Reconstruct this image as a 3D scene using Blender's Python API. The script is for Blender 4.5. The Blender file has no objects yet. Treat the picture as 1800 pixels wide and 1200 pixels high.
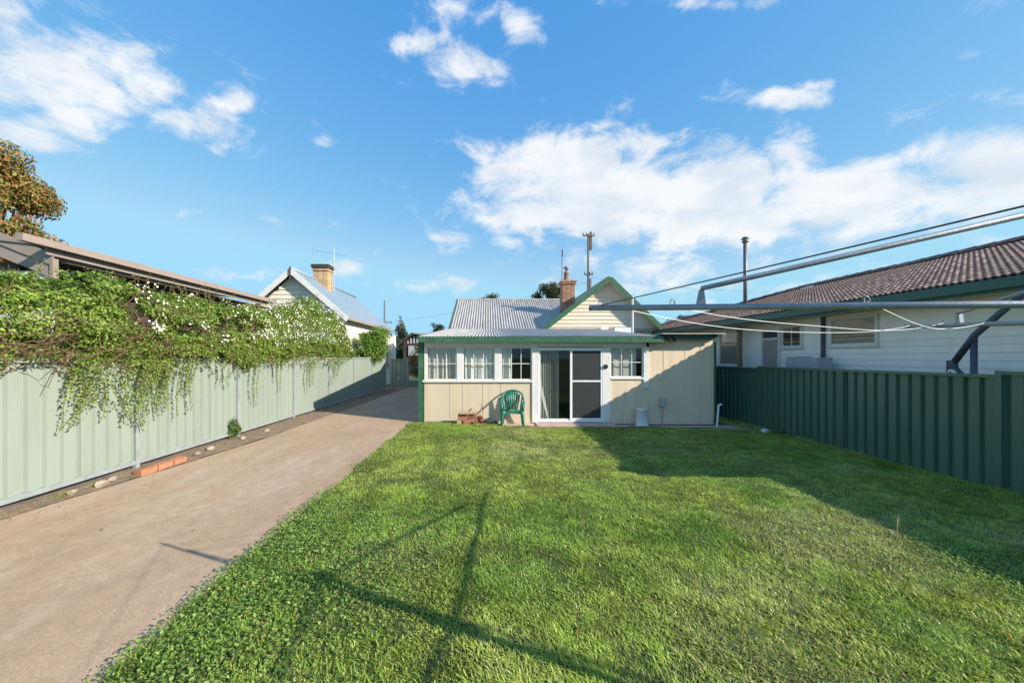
import bpy, math, random
import numpy as np
from mathutils import Vector, Matrix
R = math.radians
random.seed(7)
rng = np.random.default_rng(11)
scene = bpy.context.scene
col = scene.collection

# ------------------------------------------------------------------ camera
FPX, VX, VY, CH = 690.0, 858.0, 627.0, 1.68          # focal in photo pixels, vanishing point, eye height
cam_d = bpy.data.cameras.new('camera')
cam = bpy.data.objects.new('camera', cam_d); col.objects.link(cam)
cam.location = (0, 0, CH); cam.rotation_euler = (R(90), 0, 0)
cam_d.sensor_width = 36.0; cam_d.lens = FPX / 1800 * 36
cam_d.shift_x = (900 - VX) / 1800; cam_d.shift_y = (VY - 600) / 1800
cam_d.clip_start = 0.05; cam_d.clip_end = 2000
scene.camera = cam

# ------------------------------------------------------------------ sun, sky, exposure
SUN_EL = R(26.7)
SUN_AZ = R(115.7)                                     # clockwise from +Y (behind and right of the camera)
sd = Vector((math.sin(SUN_AZ) * math.cos(SUN_EL), math.cos(SUN_AZ) * math.cos(SUN_EL), math.sin(SUN_EL)))
sun_d = bpy.data.lights.new('sun', 'SUN'); sun_d.energy = 3.9; sun_d.angle = R(0.5); sun_d.color = (1.0, 0.90, 0.76)
sun = bpy.data.objects.new('sun', sun_d); col.objects.link(sun)
sun.location = sd * 60; sun.rotation_euler = (-sd).to_track_quat('-Z', 'Y').to_euler()
scene.view_settings.view_transform = 'Standard'; scene.view_settings.look = 'None'
scene.view_settings.gamma = 1.0; scene.view_settings.use_curve_mapping = False
scene.view_settings.exposure = 1.03

world = bpy.data.worlds.new('World'); scene.world = world; world.use_nodes = True
wn, wl = world.node_tree.nodes, world.node_tree.links
wn.clear()
def N(t, nodes=wn, **kw):
    n = nodes.new(t)
    for k, v in kw.items():
        if k.startswith('i_'):
            n.inputs[int(k[2:])].default_value = v
        else:
            setattr(n, k, v)
    return n
def mth(op, a, b=None, c=None, nodes=wn, links=wl, clamp=False):
    n = nodes.new('ShaderNodeMath'); n.operation = op; n.use_clamp = clamp
    for i, s in enumerate((a, b, c)):
        if s is None: continue
        if isinstance(s, (int, float)): n.inputs[i].default_value = s
        else: links.new(s, n.inputs[i])
    return n.outputs[0]
sky = N('ShaderNodeTexSky'); sky.sky_type = 'NISHITA'; sky.sun_disc = False
sky.sun_elevation = SUN_EL; sky.sun_rotation = SUN_AZ; sky.altitude = 800; sky.air_density = 1.0
sky.dust_density = 0.35; sky.ozone_density = 2.2
hsv = N('ShaderNodeHueSaturation'); hsv.inputs['Saturation'].default_value = 1.12; hsv.inputs['Value'].default_value = 1.0
wl.new(sky.outputs[0], hsv.inputs['Color'])
spc = N('ShaderNodeSeparateColor'); cmb = N('ShaderNodeCombineColor'); wl.new(hsv.outputs[0], spc.inputs[0])   # grade of the clear sky, the same in every direction
for i_, (ga, mu) in enumerate(((1.12, .82), (.60, 1.25), (.20, 2.42))):
    wl.new(mth('MULTIPLY', mth('POWER', mth('MINIMUM', spc.outputs[i_], (1.6, 3.5, 9.0)[i_]), ga), mu), cmb.inputs[i_])
tc = N('ShaderNodeTexCoord'); sx = N('ShaderNodeSeparateXYZ'); wl.new(tc.outputs['Generated'], sx.inputs[0])
dx, dy, dz = sx.outputs
yy = mth('MAXIMUM', dy, 0.04)
u = mth('DIVIDE', dx, yy); v = mth('DIVIDE', dz, yy)
# cloud banks: direction of the centre, half extents, weight
BLOBS = [(60, 120, 250, 110, 1.0), (230, 165, 150, 60, .85), (120, 215, 150, 45, .95), (330, 205, 120, 48, .8), (-40, 60, 170, 110, .9),
         (-420, 120, 330, 140, .8), (412, 182, 42, 30, .75),
         (720, 75, 90, 34, .7), (815, 118, 80, 48, 1.0), (790, 12, 75, 40, .7), (905, 40, 42, 40, .55),
         (1020, 330, 215, 110, 1.1), (1230, 360, 280, 115, 1.1), (1500, 345, 300, 85, 1.05), (960, 370, 120, 60, 1.0), (1120, 250, 130, 40, .8), (1760, 290, 190, 85, 1.1), (2050, 260, 330, 130, 1.0),
         (1395, 265, 70, 55, .85), (1380, 172, 125, 26, .72), (1430, 150, 60, 22, .6), (870, 392, 60, 30, .7), (802, 420, 52, 32, .8), (880, 255, 50, 18, .5),
         (1715, 105, 60, 22, .55), (1000, 245, 160, 26, .62), (1220, 6, 160, 16, .5), (1110, 470, 200, 38, .62), (1200, 510, 330, 36, .5),
         (1450, 480, 260, 30, .45), (770, 500, 130, 20, .55), (890, 462, 60, 14, .5), (600, 470, 70, 20, .55), (470, 478, 120, 18, .45), (565, 252, 20, 14, .4),
         (1600, 243, 40, 14, .45)]
mask = None
for (cx, cy, rx, ry, w) in BLOBS:
    a = mth('MULTIPLY', mth('SUBTRACT', u, (cx - VX) / FPX), FPX / rx)
    b = mth('MULTIPLY', mth('SUBTRACT', v, (VY - cy) / FPX), FPX / ry)
    d2 = mth('ADD', mth('MULTIPLY', a, a), mth('MULTIPLY', b, b))
    g = mth('MULTIPLY', mth('EXPONENT', mth('MULTIPLY', d2, -0.9)), w)
    mask = g if mask is None else mth('MAXIMUM', mask, g)
front = mth('GREATER_THAN', dy, 0.04)
mask = mth('MULTIPLY', mask, front)
outside = mth('MAXIMUM', mth('MULTIPLY', mth('SUBTRACT', mth('ABSOLUTE', u), 1.5), 1.2, clamp=True), mth('MULTIPLY', mth('SUBTRACT', v, 1.0), 1.2, clamp=True))
outside = mth('MAXIMUM', outside, mth('SUBTRACT', 1.0, front))
mask = mth('MAXIMUM', mask, mth('ADD', 0.05, mth('MULTIPLY', outside, 0.30)))  # extra unseen cloud added outside the view to whiten the light in shade
mp = N('ShaderNodeMapping'); mp.inputs['Scale'].default_value = (1.0, 1.0, 1.7); wl.new(tc.outputs['Generated'], mp.inputs[0])
n1 = N('ShaderNodeTexNoise'); n1.inputs['Scale'].default_value = 9.5; n1.inputs['Detail'].default_value = 9; n1.inputs['Roughness'].default_value = .62
n1.inputs['Distortion'].default_value = .35
wl.new(mp.outputs[0], n1.inputs['Vector'])
dens = mth('ADD', mth('MULTIPLY', mth('SUBTRACT', n1.outputs['Fac'], 0.5), 2.25), mth('SUBTRACT', mask, 0.43))
mr = N('ShaderNodeMapRange'); mr.interpolation_type = 'SMOOTHSTEP'
mr.inputs['From Min'].default_value = -0.12; mr.inputs['From Max'].default_value = 0.50
wl.new(dens, mr.inputs['Value'])
up = mth('MULTIPLY', dz, 14.0, clamp=True)
cfac = mth('MULTIPLY', mth('MULTIPLY', mr.outputs[0], up), 0.93)
n2 = N('ShaderNodeTexNoise'); n2.inputs['Scale'].default_value = 9.0; n2.inputs['Detail'].default_value = 5
mp2 = N('ShaderNodeMapping'); mp2.inputs['Location'].default_value = (3.1, .4, .25); mp2.inputs['Scale'].default_value = (1, 1, 2.2)
wl.new(tc.outputs['Generated'], mp2.inputs[0]); wl.new(mp2.outputs[0], n2.inputs['Vector'])
ccol = N('ShaderNodeMix', data_type='RGBA')
ccol.inputs['A'].default_value = (2.7, 3.0, 3.3, 1); ccol.inputs['B'].default_value = (3.55, 3.6, 3.65, 1)
wl.new(mth('MULTIPLY', mth('SUBTRACT', n2.outputs['Fac'], 0.36), 4.0, clamp=True), ccol.inputs['Factor'])
cm = N('ShaderNodeMix', data_type='RGBA')
wl.new(cfac, cm.inputs['Factor']); wl.new(cmb.outputs[0], cm.inputs['A']); wl.new(ccol.outputs['Result'], cm.inputs['B'])
bg = N('ShaderNodeBackground'); bg.inputs['Strength'].default_value = 0.135
wo = N('ShaderNodeOutputWorld'); wl.new(cm.outputs['Result'], bg.inputs['Color']); wl.new(bg.outputs[0], wo.inputs['Surface'])

# ------------------------------------------------------------------ helpers
def P(x, y, Y):                                       # photo pixel at depth Y
    return Vector(((x - VX) / FPX * Y, Y, CH + (VY - y) / FPX * Y))
def gz(x):                                            # yard falls gently to the right
    return -0.0148 * min(max(x + 5.23, 0.0), 12.4)
def gza(x):
    return -0.0148 * np.clip(x + 5.23, 0, 12.4)
_T = np.random.default_rng(5).random((256, 256))
def vn(x, y, s, o=0):
    x = np.asarray(x) * s + 37.7 * o + 1000; y = np.asarray(y) * s + 91.3 * o + 1000
    xi = np.floor(x).astype(int); yi = np.floor(y).astype(int); fx_ = x - xi; fy_ = y - yi
    fx_ = fx_ * fx_ * (3 - 2 * fx_); fy_ = fy_ * fy_ * (3 - 2 * fy_)
    g = lambda a, b: _T[a % 256, b % 256]
    return (g(xi, yi) * (1 - fx_) + g(xi + 1, yi) * fx_) * (1 - fy_) + (g(xi, yi + 1) * (1 - fx_) + g(xi + 1, yi + 1) * fx_) * fy_
def fbm(x, y, s, o=0):
    return (vn(x, y, s, o) + .5 * vn(x, y, s * 2.1, o + 3) + .25 * vn(x, y, s * 4.3, o + 7)) / 1.75

W = {}
def put(o, parent=None, local=False):
    col.objects.link(o)
    if parent is not None:
        o.parent = parent
        if local: W[o] = W[parent].copy()
        else:
            o.location = -W[parent]; W[o] = Vector((0, 0, 0))
    else: W[o] = Vector(o.location)
    return o
def tag(o, label, cat, group=None, kind=None):
    if label: o['label'] = label
    if cat: o['category'] = cat
    if group: o['group'] = group
    if kind: o['kind'] = kind
    return o
def thing(name, label, cat, loc=(0, 0, 0), group=None):
    o = bpy.data.objects.new(name, None); o.location = loc; o.empty_display_size = .1
    put(o); return tag(o, label, cat, group)

class MB:
    def __init__(s): s.v = []; s.f = []
    def add(s, vs, fs, M=None):
        n = len(s.v)
        for p in vs:
            p = Vector(p); s.v.append(tuple(M @ p if M is not None else p))
        for f in fs: s.f.append(tuple(i + n for i in f))
        return s
    def box(s, x0, x1, y0, y1, z0, z1, M=None):
        vs = [(x, y, z) for z in (z0, z1) for y in (y0, y1) for x in (x0, x1)]
        return s.add(vs, [(0, 2, 3, 1), (4, 5, 7, 6), (0, 1, 5, 4), (2, 6, 7, 3), (0, 4, 6, 2), (1, 3, 7, 5)], M)
    def cbox(s, c, size, M=None):
        return s.box(c[0]-size[0]/2, c[0]+size[0]/2, c[1]-size[1]/2, c[1]+size[1]/2, c[2]-size[2]/2, c[2]+size[2]/2, M)
    def prism(s, pts, off):
        n = len(pts); off = Vector(off)
        vs = [Vector(p) for p in pts] + [Vector(p) + off for p in pts]
        return s.add(vs, [tuple(range(n))[::-1], tuple(range(n, 2*n))] + [(i, (i+1) % n, n+(i+1) % n, n+i) for i in range(n)])
    def beam(s, a, b, w, h, up=(0, 0, 1)):             # rectangular bar from a to b
        a = Vector(a); b = Vector(b); d = (b - a).normalized(); u_ = Vector(up)
        sd_ = d.cross(u_).normalized(); u2 = sd_.cross(d).normalized()
        q = [sd_ * (w/2) * i + u2 * (h/2) * j for i, j in ((-1, -1), (1, -1), (1, 1), (-1, 1))]
        return s.prism([a + k for k in q], b - a)
    def path(s, pts, r, n=8, cap=True):
        pts = [Vector(p) for p in pts]; base = len(s.v); ref = None; m = len(pts)
        rs = r if isinstance(r, (list, tuple)) else [r] * m
        for i, p in enumerate(pts):
            t = (pts[min(i+1, m-1)] - pts[max(i-1, 0)]).normalized()
            if ref is None: ref = t.orthogonal().normalized()
            else:
                ref = (ref - t * ref.dot(t))
                ref = ref.normalized() if ref.length > 1e-6 else t.orthogonal().normalized()
            b = t.cross(ref)
            for k in range(n):
                a = 2 * math.pi * k / n
                s.v.append(tuple(p + (ref * math.cos(a) + b * math.sin(a)) * rs[i]))
        for i in range(m - 1):
            for k in range(n):
                a0 = base + i*n + k; a1 = base + i*n + (k+1) % n
                s.f.append((a0, a1, a1 + n, a0 + n))
        if cap:
            s.f.append(tuple(base + k for k in range(n))[::-1]); s.f.append(tuple(base + (m-1)*n + k for k in range(n)))
        return s
    def lathe(s, prof, c, n=20):
        base = len(s.v); c = Vector(c)
        for (r, z) in prof:
            for k in range(n):
                a = 2*math.pi*k/n; s.v.append((c.x + r*math.cos(a), c.y + r*math.sin(a), c.z + z))
        for i in range(len(prof) - 1):
            for k in range(n):
                a0 = base+i*n+k; a1 = base+i*n+(k+1) % n
                s.f.append((a0, a1, a1+n, a0+n))
        return s
    def grid(s, fn, nu, nv):
        base = len(s.v)
        for j in range(nv + 1):
            for i in range(nu + 1): s.v.append(tuple(fn(i/nu, j/nv)))
        for j in range(nv):
            for i in range(nu):
                a = base + j*(nu+1) + i; s.f.append((a, a+1, a+nu+2, a+nu+1))
        return s
    def mesh(s, name, mat, smooth=False):
        me = bpy.data.meshes.new(name); me.from_pydata(s.v, [], s.f); me.materials.append(mat)
        if smooth: me.polygons.foreach_set('use_smooth', [True]*len(me.polygons))
        me.update(); return me
    def build(s, name, mat, parent=None, smooth=False, local=False):
        o = bpy.data.objects.new(name, s.mesh(name, mat, smooth))
        return put(o, parent, local)
def inst(name, me, parent, M=None):                    # a piece that shares its mesh
    o = bpy.data.objects.new(name, me); put(o, parent)
    if M is not None: o.matrix_local = Matrix.Translation(o.location) @ M
    return o
def structure(o): o['kind'] = 'structure'; return o

def np_mesh(name, verts, faces_list, mat, colors=None, smooth=False):
    """faces_list: list of int arrays (n,k)"""
    me = bpy.data.meshes.new(name)
    nv = len(verts); me.vertices.add(nv); me.vertices.foreach_set('co', np.ascontiguousarray(verts, dtype=np.float32).ravel())
    idx = np.concatenate([f.ravel() for f in faces_list]); tot = np.concatenate([np.full(len(f), f.shape[1]) for f in faces_list])
    start = np.concatenate([[0], np.cumsum(tot)[:-1]])
    me.loops.add(len(idx)); me.loops.foreach_set('vertex_index', idx.astype(np.int32))
    me.polygons.add(len(tot)); me.polygons.foreach_set('loop_start', start.astype(np.int32))
    if smooth: me.polygons.foreach_set('use_smooth', np.ones(len(tot), dtype=bool))
    me.update(calc_edges=True)
    if colors is not None:
        a = me.color_attributes.new('col', 'FLOAT_COLOR', 'POINT')
        c4 = np.ones((nv, 4), dtype=np.float32); c4[:, :3] = colors
        a.data.foreach_set('color', c4.ravel())
    me.materials.append(mat)
    return me
def leaves(name, pos, dirs, nrm, ln, wd, cols, mat, fold=.18):
    n = len(pos)
    dirs = dirs / (np.linalg.norm(dirs, axis=1, keepdims=True) + 1e-9)
    side = np.cross(dirs, nrm); side /= (np.linalg.norm(side, axis=1, keepdims=True) + 1e-9)
    up_ = np.cross(side, dirs)
    ln = ln[:, None]; wd = wd[:, None]
    b = pos; t = pos + dirs * ln - up_ * ln * .12
    l = pos + dirs * ln * .45 - side * wd * .5 + up_ * wd * fold
    r = pos + dirs * ln * .45 + side * wd * .5 + up_ * wd * fold
    vs = np.stack([b, r, t, l], 1).reshape(-1, 3)
    q = np.arange(n)[:, None] * 4
    f = np.concatenate([q + np.array([[0, 1, 2]]), q + np.array([[0, 2, 3]])], 0)
    return np_mesh(name, vs, [f], mat, np.repeat(cols, 4, 0))
def rand_dirs(n, zbias=0.0):
    d = rng.normal(size=(n, 3)); d[:, 2] += zbias
    return d / np.linalg.norm(d, axis=1, keepdims=True)
def palette(n, cols, weights, jit=.18):
    c = np.array(cols)[rng.choice(len(cols), n, p=np.array(weights)/sum(weights))]
    return np.clip(c * (1 + rng.normal(0, jit, (n, 1))), .004, 1)

# ------------------------------------------------------------------ materials
def pmat(name, base, rough=.7, var=.12, scale=3.0, bump=.0, bscale=60, metal=0., spec=.4, dirt=None, dirt_amt=.0, dirt_scale=1.5, stretch=(1, 1, 1), obj_rand=0., stretch2=None, speck=0.):
    m = bpy.data.materials.new(name); m.use_nodes = True
    nt = m.node_tree; nd, lk = nt.nodes, nt.links
    bs = nd['Principled BSDF']; bs.inputs['Roughness'].default_value = rough; bs.inputs['Metallic'].default_value = metal
    bs.inputs['Specular IOR Level'].default_value = spec
    t = nd.new('ShaderNodeTexCoord'); mpn = nd.new('ShaderNodeMapping'); mpn.inputs['Scale'].default_value = stretch
    lk.new(t.outputs['Object'], mpn.inputs[0])
    n = nd.new('ShaderNodeTexNoise'); n.inputs['Scale'].default_value = scale; n.inputs['Detail'].default_value = 7; n.inputs['Roughness'].default_value = .65
    lk.new(mpn.outputs[0], n.inputs['Vector'])
    mx = nd.new('ShaderNodeMix'); mx.data_type = 'RGBA'
    b = Vector(base)
    mx.inputs['A'].default_value = (*(b * (1 - var)), 1); mx.inputs['B'].default_value = (*[min(1, c) for c in b * (1 + var)], 1)
    r_ = nd.new('ShaderNodeMapRange'); r_.inputs['From Min'].default_value = .3; r_.inputs['From Max'].default_value = .7
    lk.new(n.outputs['Fac'], r_.inputs['Value']); lk.new(r_.outputs[0], mx.inputs['Factor'])
    out = mx.outputs['Result']
    if dirt is not None:
        n2_ = nd.new('ShaderNodeTexNoise'); n2_.inputs['Scale'].default_value = dirt_scale; n2_.inputs['Detail'].default_value = 8; n2_.inputs['Roughness'].default_value = .7
        mp3 = nd.new('ShaderNodeMapping'); mp3.inputs['Scale'].default_value = stretch2 or stretch; mp3.inputs['Location'].default_value = (4.2, 1.7, 9.1)
        lk.new(t.outputs['Object'], mp3.inputs[0]); lk.new(mp3.outputs[0], n2_.inputs['Vector'])
        r2 = nd.new('ShaderNodeMapRange'); r2.inputs['From Min'].default_value = .50; r2.inputs['From Max'].default_value = .68; r2.inputs['To Max'].default_value = dirt_amt
        lk.new(n2_.outputs['Fac'], r2.inputs['Value'])
        m2 = nd.new('ShaderNodeMix'); m2.data_type = 'RGBA'; m2.inputs['B'].default_value = (*dirt, 1)
        lk.new(out, m2.inputs['A']); lk.new(r2.outputs[0], m2.inputs['Factor']); out = m2.outputs['Result']
    if speck:
        for sc_, am in ((70., speck), (9., speck*.55)):
            ns = nd.new('ShaderNodeTexNoise'); ns.inputs['Scale'].default_value = sc_; ns.inputs['Detail'].default_value = 3; lk.new(t.outputs['Object'], ns.inputs['Vector'])
            rs_ = nd.new('ShaderNodeMapRange'); rs_.inputs['From Min'].default_value = .3; rs_.inputs['From Max'].default_value = .7; rs_.inputs['To Min'].default_value = 1 - am; rs_.inputs['To Max'].default_value = 1 + am*.7
            lk.new(ns.outputs['Fac'], rs_.inputs['Value'])
            hs_ = nd.new('ShaderNodeHueSaturation'); lk.new(rs_.outputs[0], hs_.inputs['Value']); lk.new(out, hs_.inputs['Color']); out = hs_.outputs[0]
    if obj_rand:
        oi = nd.new('ShaderNodeObjectInfo'); h = nd.new('ShaderNodeHueSaturation')
        ra = nd.new('ShaderNodeMapRange'); ra.inputs['To Min'].default_value = 1 - obj_rand; ra.inputs['To Max'].default_value = 1 + obj_rand
        lk.new(oi.outputs['Random'], ra.inputs['Value']); lk.new(ra.outputs[0], h.inputs['Value']); lk.new(out, h.inputs['Color']); out = h.outputs[0]
    lk.new(out, bs.inputs['Base Color'])
    if bump:
        nb = nd.new('ShaderNodeTexNoise'); nb.inputs['Scale'].default_value = bscale; nb.inputs['Detail'].default_value = 5
        lk.new(mpn.outputs[0], nb.inputs['Vector'])
        bp = nd.new('ShaderNodeBump'); bp.inputs['Strength'].default_value = bump; bp.inputs['Distance'].default_value = .01
        lk.new(nb.outputs['Fac'], bp.inputs['Height']); lk.new(bp.outputs[0], bs.inputs['Normal'])
    return m
def leafmat(name, trans=.35, rough=.5, spec=.35):
    m = bpy.data.materials.new(name); m.use_nodes = True
    nd, lk = m.node_tree.nodes, m.node_tree.links
    bs = nd['Principled BSDF']; bs.inputs['Roughness'].default_value = rough; bs.inputs['Specular IOR Level'].default_value = spec
    at = nd.new('ShaderNodeAttribute'); at.attribute_name = 'col'
    tr = nd.new('ShaderNodeBsdfTranslucent'); mx = nd.new('ShaderNodeMixShader'); mx.inputs[0].default_value = trans
    lk.new(at.outputs['Color'], bs.inputs['Base Color']); lk.new(at.outputs['Color'], tr.inputs['Color'])
    lk.new(bs.outputs[0], mx.inputs[1]); lk.new(tr.outputs[0], mx.inputs[2]); lk.new(mx.outputs[0], nd['Material Output'].inputs['Surface'])
    return m
def glassmat(name, tint=(.90, .92, .92), dark=0.0):
    m = bpy.data.materials.new(name); m.use_nodes = True
    nd, lk = m.node_tree.nodes, m.node_tree.links; nd.remove(nd['Principled BSDF'])
    tr = nd.new('ShaderNodeBsdfTransparent'); tr.inputs[0].default_value = (*tint, 1)
    gl = nd.new('ShaderNodeBsdfGlossy'); gl.inputs['Roughness'].default_value = .03
    lw = nd.new('ShaderNodeLayerWeight'); lw.inputs[0].default_value = .5
    pw_ = nd.new('ShaderNodeMath'); pw_.operation = 'POWER'; pw_.inputs[1].default_value = 4.0; lk.new(lw.outputs['Facing'], pw_.inputs[0])
    fr = nd.new('ShaderNodeMath'); fr.operation = 'MULTIPLY_ADD'; fr.inputs[1].default_value = .55; fr.inputs[2].default_value = .035; lk.new(pw_.outputs[0], fr.inputs[0])
    mx = nd.new('ShaderNodeMixShader'); lk.new(fr.outputs[0], mx.inputs[0]); lk.new(tr.outputs[0], mx.inputs[1]); lk.new(gl.outputs[0], mx.inputs[2])
    lk.new(mx.outputs[0], nd['Material Output'].inputs['Surface']); return m
def meshmat(name, c, op):                              # insect screen
    m = bpy.data.materials.new(name); m.use_nodes = True
    nd, lk = m.node_tree.nodes, m.node_tree.links; bs = nd['Principled BSDF']
    bs.inputs['Base Color'].default_value = (*c, 1); bs.inputs['Roughness'].default_value = .6
    tr = nd.new('ShaderNodeBsdfTransparent'); mx = nd.new('ShaderNodeMixShader'); mx.inputs[0].default_value = op
    lk.new(tr.outputs[0], mx.inputs[1]); lk.new(bs.outputs[0], mx.inputs[2]); lk.new(mx.outputs[0], nd['Material Output'].inputs['Surface']); return m

M_ = {}
M_['soil'] = pmat('soil', (.20, .145, .10), .95, .35, 6, .5, 40, dirt=(.34, .25, .17), dirt_amt=.8, dirt_scale=9)
M_['lawnbase'] = pmat('lawn_base', (.055, .065, .024), .95, .35, 4, .6, 60, dirt=(.13, .11, .06), dirt_amt=.6, dirt_scale=3)
M_['farground'] = pmat('far_ground', (.07, .09, .035), .95, .3, .2, dirt=(.15, .13, .08), dirt_amt=.6, dirt_scale=.1)
M_['concrete'] = pmat('driveway_concrete', (.415, .295, .20), .88, .13, 1.3, .35, 60, spec=.2, dirt=(.48, .38, .285), dirt_amt=.85, dirt_scale=.9, stretch=(1, .5, 1), stretch2=(1.5, .4, 1), speck=.17)
M_['slab'] = pmat('old_concrete', (.50, .38, .31), .9, .2, 3, .3, 40, dirt=(.20, .15, .12), dirt_amt=.6, dirt_scale=4)
M_['fence_pale'] = pmat('pale_green_steel', (.265, .315, .272), .42, .05, .8, spec=.4, dirt=(.225, .265, .215), dirt_amt=.5, dirt_scale=2.0, stretch=(1, 1, .3))
M_['galv'] = pmat('galvanised_steel', (.27, .30, .34), .48, .18, 9, .1, 80, metal=.55, dirt=(.25, .24, .22), dirt_amt=.5, dirt_scale=14)
M_['postgrey'] = pmat('post_grey', (.33, .37, .38), .5, .12, 6, metal=.2, dirt=(.22, .20, .17), dirt_amt=.5, dirt_scale=8)
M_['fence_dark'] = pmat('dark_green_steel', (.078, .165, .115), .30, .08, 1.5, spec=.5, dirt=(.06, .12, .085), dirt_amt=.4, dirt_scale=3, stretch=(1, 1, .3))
M_['fibro'] = pmat('cream_fibro', (.62, .535, .405), .85, .05, 2.0, .1, 90, dirt=(.58, .38, .19), dirt_amt=.5, dirt_scale=2.4, stretch=(1, 1, .6), stretch2=(1.5, 1.5, .10))
M_['fibro_r'] = pmat('cream_fibro_worn', (.72, .58, .43), .85, .06, 2.0, .1, 90, dirt=(.42, .36, .27), dirt_amt=.4, dirt_scale=2.6, stretch=(1, 1, .6), stretch2=(1.6, 1.6, .15))
M_['white'] = pmat('white_paint', (.72, .71, .69), .55, .05, 3, .06, 90, dirt=(.50, .46, .40), dirt_amt=.45, dirt_scale=6)
M_['alu'] = pmat('white_aluminium', (.80, .81, .82), .35, .03, 3)
M_['green'] = pmat('green_paint', (.035, .115, .062), .5, .12, 3, dirt=(.11, .20, .13), dirt_amt=.5, dirt_scale=4)
M_['teal'] = pmat('teal_gutter', (.03, .11, .085), .4, .1, 3, dirt=(.05, .10, .09), dirt_amt=.4, dirt_scale=4)
M_['zinc'] = pmat('corrugated_zinc', (.42, .395, .365), .6, .16, 1.5, .05, 60, metal=.12, dirt=(.27, .235, .20), dirt_amt=.75, dirt_scale=2.2, stretch=(3, .35, 1))
M_['bluezinc'] = pmat('blue_grey_iron', (.23, .30, .36), .45, .08, 1.5, metal=.2, dirt=(.38, .42, .44), dirt_amt=.5, dirt_scale=3)
M_['board'] = pmat('cream_weatherboard', (.66, .60, .49), .7, .05, 2.5, .05, 60, dirt=(.55, .47, .36), dirt_amt=.35, dirt_scale=4, stretch=(.6, .6, 2), obj_rand=.03)
M_['vinyl'] = pmat('white_weatherboard', (.90, .86, .80), .5, .04, 2, dirt=(.72, .70, .64), dirt_amt=.35, dirt_scale=3, obj_rand=.03)
M_['greyboard'] = pmat('beige_weatherboard', (.76, .70, .60), .7, .05, 2.5, obj_rand=.04)
M_['cream'] = pmat('cream_render', (.74, .68, .56), .8, .05, 1.5)
M_['soffit'] = pmat('cream_soffit', (.66, .59, .40), .7, .05, 2)
M_['brick'] = pmat('red_brick', (.34, .14, .085), .9, .25, 14, .4, 60, dirt=(.42, .27, .19), dirt_amt=.6, dirt_scale=8, obj_rand=.25)
M_['orange_brick'] = pmat('orange_brick', (.42, .18, .10), .9, .2, 14, .4, 60, dirt=(.45, .30, .2), dirt_amt=.5, dirt_scale=9, obj_rand=.15)
M_['chimbrick'] = pmat('chimney_brick', (.36, .20, .125), .9, .25, 9, .3, 50, dirt=(.24, .17, .12), dirt_amt=.6, dirt_scale=5, obj_rand=.25)
M_['sandbrick'] = pmat('sandy_brick', (.50, .34, .19), .9, .2, 9, .3, 50, obj_rand=.2)
M_['mortar'] = pmat('mortar', (.36, .30, .24), .95, .2, 9)
M_['sooty'] = pmat('sooty_cap', (.05, .045, .04), .9, .3, 9)
M_['tile'] = pmat('concrete_tile', (.20, .128, .108), .75, .35, 7, .3, 60, dirt=(.44, .36, .32), dirt_amt=.75, dirt_scale=10, obj_rand=.30)
M_['tileunder'] = pmat('tile_underlay', (.05, .035, .03), .95, .2, 5)
M_['brown'] = pmat('brown_steel', (.31, .245, .21), .45, .08, 2, dirt=(.31, .25, .22), dirt_amt=.5, dirt_scale=3)
M_['darkbrown'] = pmat('dark_brown_wall_and_shade', (.06, .04, .033), .85, .2, 2)  # real dark brown, and shade painted under the left building's eave
M_['chair'] = pmat('green_plastic', (.015, .17, .115), .4, .08, 5, spec=.5, dirt=(.06, .22, .17), dirt_amt=.4, dirt_scale=8)
M_['plastic_white'] = pmat('white_plastic', (.72, .74, .76), .4, .04, 4)
M_['black'] = pmat('black_rubber', (.012, .012, .013), .6, .2, 6)
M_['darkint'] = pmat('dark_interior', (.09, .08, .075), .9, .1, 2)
M_['curtain'] = pmat('lace_curtain', (.82, .80, .74), .9, .08, 5)
M_['curtain_d'] = pmat('grey_curtain', (.62, .59, .54), .9, .1, 5)
M_['curtain_g'] = pmat('olive_curtain', (.34, .34, .29), .9, .15, 5)
M_['glass'] = glassmat('window_glass')
M_['screen'] = meshmat('fly_screen', (.045, .05, .055), .62)
M_['lattice'] = pmat('diamond_mesh', (.55, .54, .52), .6, .1, 5)
M_['blind'] = pmat('patterned_blind', (.46, .37, .28), .8, .3, 38)
M_['timber'] = pmat('weathered_timber', (.30, .22, .14), .9, .3, 5, .4, 30, stretch=(1, 1, .2), dirt=(.16, .09, .05), dirt_amt=.7, dirt_scale=6)
M_['pole'] = pmat('pole_timber', (.15, .12, .10), .9, .25, 4, stretch=(1, 1, .15))
M_['bark'] = pmat('bark', (.13, .10, .075), .95, .3, 6, .6, 20)
M_['twig'] = pmat('vine_stem', (.17, .095, .06), .9, .3, 12)
M_['cord'] = pmat('white_cord', (.80, .79, .76), .5, .03, 5)
M_['wire'] = pmat('dark_wire', (.07, .075, .08), .5, .1, 5, metal=.3)
M_['darksteel'] = pmat('dark_painted_steel', (.07, .085, .11), .5, .2, 9, metal=.3, dirt=(.14, .12, .11), dirt_amt=.5, dirt_scale=12)
M_['flue'] = pmat('grey_flue', (.20, .19, .20), .5, .15, 6, metal=.4)
M_['acgrey'] = pmat('grey_appliance', (.40, .41, .43), .5, .05, 4)
M_['stone'] = pmat('rubble_stone', (.33, .27, .21), .95, .3, 9, .5, 30, obj_rand=.25)
M_['leaf'] = leafmat('leaf_green', .42); M_['grass'] = leafmat('grass_blade', .45, .42, .45)
M_['flower'] = pmat('white_petal', (.82, .82, .78), .7, .03, 9)
M_['dry'] = leafmat('dry_leaf', .2, .8, .1)

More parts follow.
